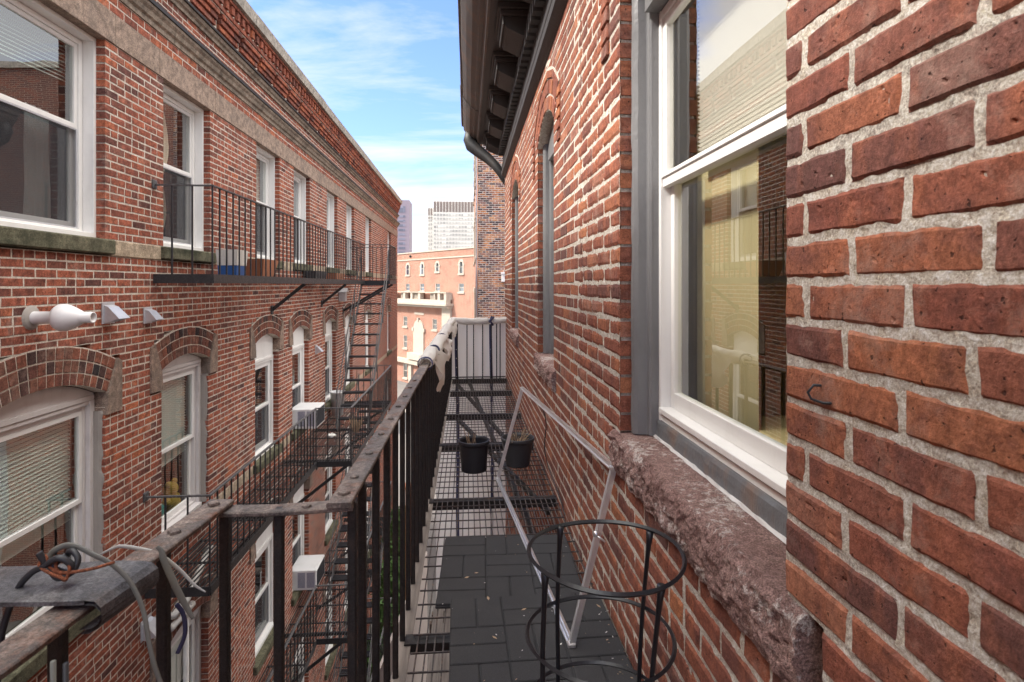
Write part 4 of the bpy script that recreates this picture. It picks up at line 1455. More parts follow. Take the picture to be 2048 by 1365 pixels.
# rough sills
def rough_stone(b, c, hw, ext=0.06):
    y0, y1 = c-hw-ext, c+hw+ext
    prof = []
    ny = int((y1-y0)/(0.008 if c < 3 else 0.03)); npf = 46
    pts = [(-0.16, 0.0), (0.004, -0.002), (0.020, -0.022), (0.024, -0.070), (0.018, -0.115), (0.008, -0.142), (-0.1, -0.145)]
    # resample
    P2 = np.array(pts); d = np.r_[0, np.cumsum(np.hypot(*np.diff(P2, axis=0).T))]
    q = np.r_[np.linspace(0, d[1], 8)[:-1], np.linspace(d[1], d[-2], npf-9), d[-1]]
    nn = np.interp(q, d, P2[:, 0]); zz = np.interp(q, d, P2[:, 1])
    yv = np.linspace(y0, y1, ny)
    Y, NN = np.meshgrid(yv, nn, indexing='ij'); _, ZZ = np.meshgrid(yv, zz, indexing='ij')
    fr = np.clip((NN+0.02)/0.03, 0, 1)
    amp = fr*(1-np.clip((ZZ+0.006)/0.006, 0, 1)*0.6)
    disp = amp*(0.007*vn(Y*12, ZZ*16) + 0.006*vn(Y*36, ZZ*40, 3) + 0.0055*vn(Y*85, ZZ*90, 6)) + 0.0012*vn(Y*25, NN*25, 9)
    NN2 = NN + disp
    Z2 = ZS - 0.001 + ZZ + amp*0.006*vn(Y*30, ZZ*40, 12)
    Z2 = np.where((NN < 0.004) & (ZZ > -0.003), Z2 + 0.0015*vn(Y*18, NN*20, 2), Z2)
    b.grid(np.stack([Y, Z2, NN2], -1))
    for yy_, i in ((y0, 0), (y1, ny-1)):
        row = np.stack([Y[i], Z2[i], NN2[i]], -1)
        b.add(row, [list(range(len(row)))])
def rwindow(c, hw, zc_, near=False, lab=None):
    rise, R = rgeo(hw)
    y0, y1 = c-hw, c+hw
    sp = zc_-rise
    b = MB(pmR)
    # moulded grey casing, bull-nosed
    prof = [(0.0, -0.14), (0.0, -0.058), (0.008, -0.045), (0.022, -0.040), (0.036, -0.045), (0.045, -0.058), (0.048, -0.085), (0.05, -0.09), (0.062, -0.092), (0.066, -0.10), (0.066, -0.14)]
    zt = zc_-0.01
    nz = 90 if near else 10
    for sg in (1, -1):
        zv = np.linspace(ZS+0.002, zt, nz)
        P = np.zeros((nz, len(prof), 3))
        for j, (dy_, dn) in enumerate(prof):
            yb = (y1-dy_) if sg > 0 else (y0+dy_)
            P[:, j, 0] = yb; P[:, j, 1] = zv
            P[:, j, 2] = dn + (0.0025*vn(zv*9, dy_*60, sg*3.0) + 0.001*vn(zv*50, dy_*120, 2) if near and 0 < j < 6 else 0)
        b.grid(P)
        b.add(P[0].copy(), [list(range(len(prof)))])
    # head following the arch
    K = 20
    top = [(c + hw*(2*k/K-1), (zc_-R) + math.sqrt(max(R*R-(hw*(2*k/K-1))**2, 0)) - 0.003) for k in range(K+1)]
    out_ = [(y0+0.066, sp-0.10)] + [(y0+0.0665, top[1][1])] + top[2:-2] + [(y1-0.0665, top[-2][1])] + [(y1-0.066, sp-0.10)]
    b.poly_prism(out_, 2, -0.13, -0.075)
    win = obj('window', b, 'grey_paint', RB, label=lab, smooth=False)
    # stone sill
    b = MB(pmR); rough_stone(b, c, hw)
    obj('stone_sill', b, 'rough_sill', win, smooth=False)
    # flashing board
    b = MB(pmR)
    ny = 120 if near else 8
    yv = np.linspace(y0+0.0, y1-0.05, ny)
    pr = [(-0.116, -0.001), (-0.117, 0.035), (-0.119, 0.050), (-0.124, 0.060), (-0.15, 0.064)]
    P = np.zeros((ny, len(pr), 3))
    for j, (dn, dz) in enumerate(pr):
        P[:, j, 0] = yv; P[:, j, 1] = ZS+dz + 0.0015*vn(yv*30, j*3.3); P[:, j, 2] = dn + 0.002*vn(yv*24, j*5.1, 3)
    b.grid(P)
    obj('flashing_board', b, 'grey_flash', win)
    # white frame
    b = MB(pmR)
    fz0, fz1 = ZS+0.045, sp-0.10
    b.cbox(y1-0.085, y1-0.066, fz0, fz1, -0.175, -0.125, 0.003)
    b.cbox(y0+0.066, y0+0.085, fz0, fz1, -0.175, -0.125, 0.003)
    fz0 = ZS+0.062
    V = [(y0+0.02, fz0, -0.128), (y1-0.066, fz0, -0.128), (y1-0.066, fz0+0.016, -0.131), (y0+0.02, fz0+0.016, -0.131), (y0+0.02, fz0+0.030, -0.175), (y1-0.066, fz0+0.030, -0.175), (y0+0.02, fz0-0.02, -0.175), (y1-0.066, fz0-0.02, -0.175)]
    b.add(V, [[0,1,2,3],[3,2,5,4],[6,7,1,0],[0,3,4,6],[1,7,5,2]])
    b.cbox(y0+0.085, y1-0.085, fz0+0.026, fz0+0.045, -0.175, -0.118, 0.002)
    b.cbox(y0+0.085, y1-0.085, fz1-0.03, fz1, -0.175, -0.128, 0.003)
    obj('frame', b, 'white', win)
    gy0, gy1 = y0+0.085, y1-0.085
    zm = 0.36 if near else 0.33
    b = MB(pmR)
    frame_rect(b, gy0+0.001, gy1-0.001, zm-0.02, fz1-0.03, -0.158, -0.134, 0.03, 0.045)
    b.cbox(gy0, gy1, zm+0.012, zm+0.026, -0.136, -0.128, 0.002)
    obj('upper_sash', b, 'white', win)
    b = MB(pmR)
    frame_rect(b, gy0+0.001, gy1-0.001, fz0+0.045, zm+0.018, -0.19, -0.162, 0.03, 0.055)
    obj('lower_sash', b, 'white', win)
    b = MB(pmR); b.quad((gy0+0.02, zm, -0.147), (gy1-0.02, zm, -0.147), (gy1-0.02, fz1-0.05, -0.147), (gy0+0.02, fz1-0.05, -0.147))
    obj('upper_pane', b, 'glass_near', win)
    b = MB(pmR); b.quad((gy0+0.02, fz0+0.08, -0.176), (gy1-0.02, fz0+0.08, -0.176), (gy1-0.02, zm, -0.176), (gy0+0.02, zm, -0.176))
    obj('lower_pane', b, 'glass_near', win)
    if near:
        # honeycomb shade behind the upper sash
        b = MB(pmR)
        nz_ = 46
        zv = np.linspace(zm+0.03, fz1+0.05, nz_*2)
        yv = np.array([gy0, gy1-0.07])
        P = np.zeros((2, len(zv), 3))
        for i in range(2):
            P[i, :, 0] = yv[i]; P[i, :, 1] = zv; P[i, :, 2] = -0.235 + 0.006*np.where(np.arange(len(zv)) % 2 == 0, 1, -1)
        b.grid(P)
        obj('cellular_shade', b, 'shade_white', win)
        b = MB(pmR)
        pleats(b, gy1-0.40, gy1+0.03, fz0+0.03, fz1, -0.27, 0.0006, 34, 4)
        obj('curtain', b, 'yellow_curtain', win)
    else:
        b = MB(pmR)
        b.quad((gy0, fz0, -0.25), (gy1, fz0, -0.25), (gy1, fz1, -0.25), (gy0, fz1, -0.25))
        obj('shade', b, 'shade_white', win)
    # brick arch with raised label
    b = MB(pmR)
    a = math.asin((hw+0.01)/R)
    arch_ring(b, c, zc_-R, R, -a, a, 2, 0.104, int(2*a*R/0.072), proud=0.002, jt=0.013)
    obj('brick_arch', b, ['brick_right', 'mortar_right'], win)
    b = MB(pmR)
    a2 = a*1.08
    arch_ring(b, c, zc_-R, R+0.212, -a2, a2, 1, 0.062, int(2*a2*R/0.2), proud=0.008, jt=0.012)
    for sg in (-1, 1):
        yb = c+sg*((R+0.212+0.031)*math.sin(a2)+0.012)
        zb = (zc_-R)+(R+0.24)*math.cos(a2)
        q = [(yb-0.05, yb+0.05, zb-0.0677*(k+1)+0.006, zb-0.0677*k-0.006) for k in range(5)]
        bricks_lo(b, q, depth=0.04, n0=0.009, ch=0.004)
    obj('label_mould', b, ['brick_right', 'mortar_right'], win)
    return win
for i, (c, hw, zc_) in enumerate(RW):
    rwindow(c, hw, zc_, near=(i == 0))
t = thing('side_table', (1.2, 1.2, -1.3), 'pale yellow table top just inside the near window', 'table')
b = MB(); b.cbox(XR+0.27, 1.9, 0.75, 1.72, -0.45, -0.41, 0.006)
obj('table_top', b, 'yellow_wood', t)
for (x, y) in ((0.9, 0.85), (1.8, 0.85), (0.9, 1.62), (1.8, 1.62)):
    b = MB(); b.box(x-0.025, x+0.025, y-0.025, y+0.025, -1.29, -0.452)
    obj('leg', b, 'yellow_wood', t)
# small broken white caulk line on near sill
b = MB(pmR)
yv = np.linspace(1.0, 2.03, 90)
P = np.zeros((90, 3, 3))
for j, (dn, dz) in enumerate(((-0.106, 0.0), (-0.110, 0.006), (-0.117, 0.005))):
    P[:, j, 0] = yv; P[:, j, 1] = ZS+dz+0.0015*vn(yv*40, j); P[:, j, 2] = dn+0.003*vn(yv*33, j, 4)
b.grid(P)
obj('caulk_line', b, 'old_white', RB)
# cable hook on the near pier
t = thing('wall_hook', (XR-0.01, 0.84, -0.165), 'small bent wire hook stuck in the mortar of the near brick pier', 'hook')
b = MB(); b.tube([(XR+0.02, 0.845, -0.158), (XR-0.012, 0.845, -0.156), (XR-0.018, 0.85, -0.168), (XR-0.014, 0.848, -0.178), (XR-0.002, 0.835, -0.182), (XR-0.004, 0.815, -0.178)], 0.0022, 8)
obj('wire', b, 'cable', t, smooth=True)

# cornice
def xz_run(mb, prof, y0, y1, mi=0, nseg=1, wav=0.0, seed=0):
    ys = np.linspace(y0, y1, nseg+1)
    P = np.zeros((nseg+1, len(prof), 3))
    for j, (x, z) in enumerate(prof):
        P[:, j, 0] = x + wav*vn(ys*1.7, j*0.6+seed); P[:, j, 1] = ys; P[:, j, 2] = z + wav*vn(ys*2.1, j*0.5+seed, 5)
    mb.grid(P, mi)
    for i in (0, nseg):
        mb.add(P[i], [list(range(len(prof)))], mi)
YC = 8.28
b = MB()
xz_run(b, [(XR, 1.555), (XR-0.012, 1.56), (XR-0.03, 1.575), (XR-0.055, 1.60), (XR-0.06, 1.64), (XR-0.03, 1.655), (XR-0.03, 1.69), (XR-0.045, 1.71), (XR-0.05, 1.74), (XR-0.02, 1.75), (XR, 1.75)], -2, YC)
xz_run(b, [(XR, 1.75), (XR-0.035, 1.751), (XR-0.035, 2.17), (XR, 2.17)], -2, YC)
xz_run(b, [(1.2, 2.17), (0.17, 2.171), (0.17, 2.205), (1.2, 2.205)], -2, YC+0.55)
corn = obj('cornice', b, 'cornice_metal', RB)
b = MB()
y = 0.2
while y < YC-0.05:
    b.box(XR-0.105, XR-0.036, y, y+0.075, 1.86, 1.98)
    y += 0.13
b.box(XR-0.07, XR-0.036, -2, YC, 1.99, 2.02); b.box(XR-0.09, XR-0.036, -2, YC, 2.021, 2.06)
for k in range(9):
    pass
obj('dentils', b, 'cornice_metal', corn)
proto = None
for k in range(9):
    yb = 0.95 + 0.92*k - 0.0
    if yb > YC+0.2: break
    if proto is None:
        b = MB()
        b.cbox(0.235, XR-0.05, yb-0.28, yb+0.28, 2.125, 2.17, 0.006)
        b.cbox(0.255, XR-0.05, yb-0.25, yb+0.25, 2.085, 2.126, 0.006)
        b.poly_prism([(0.285, 2.086), (XR-0.04, 2.086), (XR-0.04, 1.93), (0.42, 1.95), (0.31, 2.0), (0.285, 2.03)], 1, yb-0.21, yb+0.21)
        b.cbox(0.272, 0.286, yb-0.225, yb+0.225, 2.02, 2.088, 0.004)
        proto = obj('cornice_bracket', b, 'cornice_metal', corn); y_ = yb
    else:
        dup(proto, (0, yb-y_, 0), corn)
b = MB()
xz_run(b, [(0.20, 2.205), (0.175, 2.17), (0.155, 2.17), (0.150, 2.21), (0.135, 2.24), (0.10, 2.245), (0.085, 2.26), (0.04, 2.29), (-0.01, 2.35), (-0.055, 2.42), (-0.06, 2.46), (-0.085, 2.475), (-0.09, 2.56), (-0.06, 2.565), (0.2, 2.56)], -2, YC-0.9, 0, 20, 0.004)
xz_run(b, [(0.20, 2.20), (0.172, 2.165), (0.150, 2.167), (0.145, 2.21), (0.13, 2.235), (0.095, 2.24), (0.08, 2.256), (0.03, 2.285), (-0.018, 2.345), (-0.06, 2.415), (-0.066, 2.46), (-0.09, 2.47), (-0.097, 2.565), (-0.06, 2.567), (0.2, 2.565)], YC-0.95, YC+0.62, 0, 6, 0.003, 3)
obj('gutter', b, 'gutter_metal', corn)
b = MB()
b.tube([(0.04, YC+0.5, 2.36), (0.03, YC+0.52, 2.24), (0.07, YC+0.5, 2.14), (0.16, YC+0.45, 2.05), (0.30, YC+0.38, 1.93), (0.42, YC+0.3, 1.80), (0.50, YC+0.25, 1.68), (0.56, YC+0.25, 1.58), (0.64, YC+0.25, 1.45), (0.66, YC+0.25, -1.0)],
       [0.07, 0.095, 0.105, 0.09, 0.08, 0.07, 0.065, 0.06, 0.055, 0.05], 12)
obj('downspout', b, 'downspout', corn, smooth=True)

# =========================================================== OUR BALCONY
ZF = -1.30
BAL = thing('iron_balcony', (0.15, 4.5, ZF), 'near iron balcony with rusty flat handrail and wire grating floor along the right house', 'balcony')
XB = -0.20
b = MB()
r = 0.0026
for x in np.arange(XB+0.02, XR-0.01, 0.031):
    b.box(x-r, x+r, 1.0, 7.93, ZF-r, ZF+r)
for y in np.arange(1.0, 7.93, 0.102):
    jj = random.uniform(-0.006, 0.006)
    b.box(XB+0.0, XR-0.008, y+jj-r, y+jj+r, ZF+r*0.8, ZF+r*2.8)
for x in np.arange(-0.62, XB, 0.05):
    b.box(x-r, x+r, -1.5, 1.3, ZF-r, ZF+r)
for y in np.arange(-1.5, 1.3, 0.102):
    b.box(-0.62, XR-0.008, y-r, y+r, ZF+r*0.8, ZF+r*2.8)
obj('floor_grating', b, 'wire_mesh', BAL)
proto = None
for y in (-1.2, 0.0, 1.15, 2.12, 3.47, 4.68, 5.76, 7.0, 7.9):
    x0_ = XB-0.03 if y > 1.2 else -0.64
    b = MB(); b.box(x0_, XR-0.002, y-0.03, y+0.03, ZF-0.012, ZF-0.006); b.box(x0_, XR-0.002, y+0.022, y+0.03, ZF-0.075, ZF-0.0125)
    obj('support_beam', b, 'iron', BAL)
b = MB()
b.beam((0.02, 7.95, ZF-0.05), (0.45, 3.5, ZF-0.35), 0.03, 0.05)
b.beam((-0.15, 7.95, ZF-0.08), (0.42, 6.0, ZF-0.35), 0.03, 0.04)
b.beam((-0.10, 5.8, ZF-0.06), (0.5, 3.47, ZF-0.10), 0.03, 0.03)
obj('cross_brace', b, 'iron', BAL)
b = MB()
b.box(XB-0.055, XB-0.006, 1.2, 7.98, ZF-0.022, ZF-0.014); b.box(XB-0.056, XB-0.048, 1.2, 7.98, ZF-0.10, ZF-0.0225)
b.box(-0.66, -0.61, -1.5, 1.22, ZF-0.022, ZF-0.014)
obj('edge_angle', b, 'grey_wood', BAL)
# top rails
def railz(y): return -0.445 - 0.007*(y-1.2)
def railx(y): return -0.262 + (y-1.2)*0.0078
b = MB()
def flatbar(mb, pts, wid, th, wav=0.0012):
    """pts list of (x,y,z) centre line of top face, bar lying flat"""
    pts = [Vector(p) for p in pts]
    out_ = []
    for i in range(len(pts)-1):
        n_ = max(2, int((pts[i+1]-pts[i]).length/0.03))
        for k in range(n_ + (1 if i == len(pts)-2 else 0)):
            out_.append(pts[i].lerp(pts[i+1], k/n_))
    V = []; F = []
    for i, p in enumerate(out_):
        d = (out_[min(i+1, len(out_)-1)]-out_[max(i-1, 0)]).normalized()
        a = Vector((0, 0, 1)).cross(d).normalized()*(wid/2)
        w1 = wav*float(vn(p.x*20, p.y*20, 1)); w2 = wav*float(vn(p.x*25, p.y*25, 7))
        c_ = 0.0022
        ad = a.normalized()
        for (off, dz) in ((-a+ad*c_, 0), (a-ad*c_, 0), (a, -c_), (a, -th+c_), (a-ad*c_, -th), (-a+ad*c_, -th), (-a, -th+c_), (-a, -c_)):
            sgn = 1 if off.dot(ad) > 0 else -1
            q = p+off+ad*sgn*(w1 if sgn > 0 else w2)
            V.append((q.x, q.y, q.z+dz))
    m_ = 8
    for i in range(len(out_)-1):
        for k in range(m_):
            F.append([i*m_+k, i*m_+(k+1) % m_, (i+1)*m_+(k+1) % m_, (i+1)*m_+k])
    mb.add(V, F)
    b0 = mb.nv-len(V)
    mb.F.append(np.array([list(range(m_))[::-1]])+b0); mb.MI.append(np.array([0]))
    mb.F.append(np.array([list(range((len(out_)-1)*m_, len(out_)*m_))])+b0); mb.MI.append(np.array([0]))
flatbar(b, [(railx(1.185), 1.185, railz(1.2)), (railx(7.98), 7.98, railz(7.98))], 0.05, 0.011)
rail1 = obj('handrail', b, 'rail_rust', BAL)
b = MB()
flatbar(b, [(-0.54, 1.205, -0.4565), (-0.40, 1.2, -0.457), (-0.238, 1.215, -0.4565)], 0.046, 0.010)
rail2 = obj('handrail', b, 'rail_rust', BAL)
b = MB()
flatbar(b, [(-0.60, 0.25, -0.440), (-0.552, 0.70, -0.440), (-0.508, 1.225, -0.445)], 0.052, 0.010)
rail3 = obj('handrail', b, 'rail_rust', BAL)
# rivets
rv = None
def rivet(x, y, z, par, s=1.0, rot=0.0):
    global rv
    b = MB()
    a = rot
    n_ = 4 if s > 1.1 else 7
    V = []
    for (rr, zz) in ((0.0105*s, 0), (0.0095*s, 0.004*s), (0.005*s, 0.0055*s)):
        for k in range(n_):
            an = a+2*math.pi*k/n_
            V.append((x+rr*math.cos(an), y+rr*math.sin(an), z+zz))
    F = []
    for i in range(2):
        for k in range(n_): F.append([i*n_+k, i*n_+(k+1) % n_, (i+1)*n_+(k+1) % n_, (i+1)*n_+k])
    b.add(V, F); b.F.append(np.array([list(range(2*n_, 3*n_))])+b.nv-len(V)); b.MI.append(np.array([0]))
    return obj('rivet', b, 'rail_rust', par)
ys_b = [1.30] + [1.42+0.2*k for k in range(33)]
for i, y in enumerate([1.235, 1.34] + [1.53+0.2*k for k in range(7)]):
    rivet(railx(y), y, railz(y)+0.0005, rail1, 1.35 if i == 0 else 1.0, 0.3*i)
for (x, y) in ((-0.33, 1.2),): rivet(x, y, -0.4560, rail2)
for (x, y) in ((-0.522, 1.06), (-0.510, 1.19)): rivet(x, y, -0.4435+0.0005, rail3, 1.2)
# balusters
bp = None
def baluster(x, y, zt, zb, w_=0.0185):
    global bp
    if bp is None:
        b = MB(); b.cbox(x-w_/2, x+w_/2, y-w_/2, y+w_/2, zb, zt, 0.003)
        bp = obj('baluster', b, 'iron', BAL); bp['_x'] = 0
        del bp['_x']
        baluster.o = (x, y)
        return bp
    return dup(bp, (x-baluster.o[0], y-baluster.o[1], 0), BAL)
yb = [1.225, 1.335, 1.53, 1.73]
while yb[-1] < 7.8: yb.append(yb[-1]+0.2)
for y in yb:
    baluster(railx(y)*0.35+(-0.232)*0.65, y, railz(y)-0.0115, ZF-0.03)
for (x, y) in ((-0.385, 1.2), (-0.492, 1.2), (-0.520, 1.02), (-0.542, 0.80), (-0.562, 0.60)):
    baluster(x, y, -0.459, ZF-0.03, 0.019)
# end panel
b = MB()
for x in (-0.14, -0.007, 0.084, 0.21, 0.33, 0.405, 0.454):
    b.box(x-0.007, x+0.007, 7.93, 7.944, ZF-0.02, -0.50)
b.box(XB-0.02, XR-0.02, 7.925, 7.95, -0.50, -0.49); b.box(XB-0.02, XR-0.02, 7.925, 7.95, ZF+0.01, ZF+0.022)
obj('end_panel', b, 'iron', BAL)

# plate lying over the near rail
t = thing('iron_plate', (-0.6, 0.86, -0.435), 'wide flat iron plate laid across the near handrail with its end rolled under', 'plate')
b = MB()
P = np.zeros((34, 5, 3))
for i in range(34):
    u = i/33
    for j in range(5):
        v = j/4
        y = 0.822+0.098*v - 0.012*u*(1-v)
        if u < 0.82:
            x = -1.35 + (0.853-0.018*(1-v))*u/0.82; z = -0.426-0.004*v*0 - 0.002*float(vn(x*9, v*3))
        else:
            a = (u-0.82)/0.18*math.pi*1.1
            x = -1.35+0.853-0.018*(1-v)+0.022*math.sin(a); z = -0.426-0.020*(1-math.cos(a))
        P[i, j] = (x, y, z)
b.grid(P)
Q = P.copy(); Q[..., 2] -= 0.006; 
Q[:, :, 0] -= 0.0
b.grid(Q)
b.add(np.concatenate([P[:28, 0], Q[:28, 0]]), [[i, i+1, 28+i+1, 28+i] for i in range(27)])
b.add(np.concatenate([P[:28, 4], Q[:28, 4]]), [[i, i+1, 28+i+1, 28+i] for i in range(27)])
obj('plate', b, 'plate', t)
def smooth_path(pts, n=6):
    pts = [Vector(p) for p in pts]
    o_ = []
    for i in range(len(pts)-1):
        p0 = pts[max(i-1, 0)]; p1 = pts[i]; p2 = pts[i+1]; p3 = pts[min(i+2, len(pts)-1)]
        for k in range(n):
            t_ = k/n
            o_.append(0.5*((2*p1)+(-p0+p2)*t_+(2*p0-5*p1+4*p2-p3)*t_*t_+(-p0+3*p1-3*p2+p3)*t_**3))
    o_.append(pts[-1])
    return o_
def cable(name, pts, r, mat, lab, cat, flat=None, taper=None, par=None):
    if par is None:
        t = thing(name, tuple(pts[0]), lab, cat)
    else:
        t = par
    p = smooth_path(pts)
    rr = r if taper is None else [r*(taper+(1-taper)*math.sin(math.pi*min(max(i/(len(p)-1), 0.02), 0.98))) for i in range(len(p))]
    b = MB(); b.tube(p, rr, 10, flat=flat)
    obj('strand' if par is None else name, b, mat, t, smooth=True)
    return t
tcab = cable('black_cable', [(-0.67, 0.86, -0.62), (-0.655, 0.854, -0.507), (-0.652, 0.853, -0.488), (-0.642, 0.853, -0.454), (-0.629, 0.852, -0.425), (-0.611, 0.85, -0.405), (-0.594, 0.849, -0.396), (-0.572, 0.847, -0.384), (-0.556, 0.85, -0.398), (-0.566, 0.86, -0.412), (-0.584, 0.856, -0.404), (-0.594, 0.85, -0.388), (-0.600, 0.848, -0.376)], 0.0045, 'cable', 'black cable knotted over the iron plate and hanging down at the left edge', 'cable')
cable('tight_loop', [(-0.580, 0.87, -0.396), (-0.566, 0.862, -0.381), (-0.553, 0.856, -0.390), (-0.556, 0.85, -0.405), (-0.572, 0.846, -0.412), (-0.584, 0.85, -0.400), (-0.572, 0.86, -0.386)], 0.0042, 'cable', None, None, par=tcab)
cable('rusty_wire', [(-0.556, 0.838, -0.411), (-0.582, 0.842, -0.402), (-0.6, 0.849, -0.394), (-0.594, 0.851, -0.382), (-0.585, 0.848, -0.397), (-0.572, 0.846, -0.405), (-0.562, 0.843, -0.414), (-0.557, 0.845, -0.398), (-0.568, 0.85, -0.384), (-0.578, 0.85, -0.39), (-0.57, 0.846, -0.404), (-0.529, 0.844, -0.400), (-0.50, 0.85, -0.394)], 0.0022, 'rust', 'twisted rusty orange wire binding the black cable on the plate', 'wire')
cable('grey_strap', [(-0.601, 0.87, -0.398), (-0.597, 0.869, -0.386), (-0.579, 0.868, -0.376), (-0.561, 0.866, -0.377), (-0.537, 0.864, -0.389), (-0.514, 0.863, -0.401), (-0.492, 0.861, -0.42), (-0.478, 0.86, -0.44), (-0.465, 0.859, -0.473), (-0.457, 0.858, -0.518), (-0.448, 0.86, -0.56), (-0.43, 0.87, -0.64), (-0.42, 0.88, -0.8)], 0.0042, 'strap', 'long grey strap arching over the handrail and hanging down beside the post', 'strap', 0.45)
cable('split_cord', [(-0.61, 1.0, -0.45), (-0.588, 0.999, -0.439), (-0.572, 0.998, -0.437), (-0.534, 0.995, -0.444), (-0.512, 0.993, -0.452), (-0.491, 0.991, -0.466), (-0.472, 0.99, -0.483), (-0.453, 0.988, -0.502), (-0.436, 0.987, -0.513)], 0.0042, 'strap_pale', 'frayed pale cord lying across the handrail behind the iron plate', 'cord', 0.5, 0.3)
cable('torn_strap', [(-0.506, 0.972, -0.428), (-0.499, 0.972, -0.435), (-0.494, 0.971, -0.451), (-0.48, 0.97, -0.483), (-0.467, 0.969, -0.51), (-0.456, 0.969, -0.531), (-0.447, 0.968, -0.546)], 0.0065, 'strap', 'torn flat grey strap hanging in front of the railing post', 'strap', 0.3, 0.5)
cable('blue_tie', [(-0.482, 0.985, -0.53), (-0.474, 0.99, -0.548), (-0.470, 0.99, -0.57), (-0.472, 0.99, -0.59), (-0.480, 0.985, -0.612)], 0.0035, 'navy', 'dark blue tie wound on the railing post', 'tie', 0.5)
for (x, y, m_, lab) in ((-0.507, 0.74, 'strap', 'thin grey-green rod standing inside the near railing'), (-0.489, 0.735, 'cable', 'thin black rod standing beside the grey-green one')):
    t = thing('thin_rod', (x, y, ZF), lab, 'rod')
    b = MB(); b.tube([(x, y, ZF), (x, y, -0.462)], 0.0032, 8)
    obj('rod', b, m_, t, smooth=True)

# fabric wrapped around the far rail
t = thing('rail_wrap', (railx(5), 5, railz(5)), 'crumpled white fabric wrapped along the far half of the near handrail, tied in blue', 'fabric')
b = MB()
ys = np.linspace(3.30, 7.97, 150); nk = 22
P = np.zeros((150, nk, 3))
for i, y in enumerate(ys):
    pin = 1 - 0.35*max(math.exp(-((y-3.33)/0.05)**2), math.exp(-((y-4.05)/0.05)**2), math.exp(-((y-5.1)/0.06)**2), math.exp(-((y-6.3)/0.06)**2))
    for k in range(nk):
        a = 2*math.pi*k/(nk-1)
        r_ = 0.043*pin*(1+0.30*float(vn(y*5, math.cos(a)*1.3+4, math.sin(a)*1.3)) + 0.12*float(vn(y*17, math.cos(a)*3, math.sin(a)*3)))
        P[i, k] = (railx(y)+r_*1.15*math.cos(a), y, railz(y)+0.0+r_*math.sin(a))
b.grid(P)
obj('wrap', b, 'tarp', t, smooth=True)
def flap(y0, y1, h, seed, wx=0.05):
    b = MB()
    n1, n2 = 26, 16
    P = np.zeros((n1, n2, 3))
    for i in range(n1):
        u = i/(n1-1); y = y0+(y1-y0)*u
        hh = h*(math.sin(math.pi*(0.12+0.83*u))**0.7)*(1+0.15*float(vn(u*7, seed, 1)))
        for j in range(n2):
            v = j/(n2-1)
            P[i, j] = (railx(y)+0.045+wx*math.sin(v*1.9)*(0.6+0.4*float(vn(u*4, v*3, seed))) + 0.012*math.sin(u*17+v*3), y+0.05*v*float(vn(u*3, v*2, seed+4)), railz(y)-0.0-hh*v)
    b.grid(P)
    return b
obj('hanging_flap', flap(3.42, 4.25, 0.24, 2.3), 'tarp', t, smooth=True)
obj('hanging_flap', flap(4.35, 5.2, 0.15, 6.1), 'tarp', t, smooth=True)
obj('hanging_flap', flap(6.0, 7.7, 0.12, 9.4), 'tarp', t, smooth=True)
for y in (3.34, 4.05, 5.1, 6.3):
    b = MB(); b.tube([(railx(y)+0.04*math.cos(a), y+0.01*math.sin(a*2), railz(y)+0.036*math.sin(a)) for a in np.linspace(0, 2*math.pi, 17)[:-1]], 0.007, 6, closed=True)
    obj('blue_tie', b, 'navy', t, smooth=True)
# hanging sheet beyond the end panel
t = thing('hanging_sheet', (0.1, 8.0, ZF), 'white fabric sheet with navy tape stripes hung over the far end of the near balcony', 'sheet')
b = MB()
n1, n2 = 60, 50
P = np.zeros((n1, n2, 3))
for i in range(n1):
    u = i/(n1-1)
    for j in range(n2):
        v = j/(n2-1)
        z = -0.47 + (-4.6+0.47)*v
        xl_ = -0.235 if z > -1.2 else -0.235-min(0.2, (-1.2-z)*0.3)
        x = xl_ + (0.535-xl_)*u
        P[i, j] = (x, 7.985+0.022*math.sin(u*21+0.6*float(vn(u*3, z)))*min(1, v*8)+0.02*float(vn(u*5, z*1.2, 3)), z)
b.grid(P)
obj('sheet', b, 'tarp', t, smooth=True)
b = MB()
P = np.zeros((40, 16, 3))
for i in range(40):
    u = i/39
    for k in range(16):
        a = 2*math.pi*k/15
        r_ = 0.04*(1+0.25*float(vn(u*8, math.cos(a)+3, math.sin(a))))*(0.65 if abs(u-0.72) < 0.03 or u < 0.03 else 1)
        P[i, k] = (-0.24+0.78*u, 7.94+r_*math.cos(a), -0.49+0.02*math.sin(u*3.1+3.1)+r_*math.sin(a)*1.1)
b.grid(P)
obj('rolled_top', b, 'tarp', t, smooth=True)
for x, wd in ((-0.152, 0.022), (0.328, 0.020)):
    b = MB()
    zz = np.linspace(-0.55, -4.5, 60)
    P = np.zeros((60, 2, 3))
    for i, z in enumerate(zz):
        xs = x+0.03*(z+0.5)*-0.25 + 0.008*math.sin(z*2.3)
        P[i, 0] = (xs-wd, 7.955, z); P[i, 1] = (xs+wd, 7.953, z)
    b.grid(P)
    st_ = obj('navy_stripe', b, 'navy', t)
    b = MB()
    for z in np.arange(-0.9, -4.4, -0.125):
        xs = x+0.03*(z+0.5)*-0.25 + 0.008*math.sin(z*2.3)
        b.lathe([(0.006, 0), (0.001, -0.003)], (xs, 7.949, z), 8, axis=2)
        b.box(xs-0.005, xs+0.005, 7.945, 7.951, z-0.005, z+0.005)
    obj('eyelets', b, 'pvc', st_)
b = MB(); b.tube([(0.30, 7.9, -0.52), (0.335, 7.89, -0.48), (0.36, 7.9, -0.45), (0.34, 7.93, -0.44), (0.31, 7.9, -0.50), (0.345, 7.88, -0.545), (0.35, 7.9, -0.56)], 0.014, 8)
obj('blue_knot', b, 'navy', t, smooth=True)

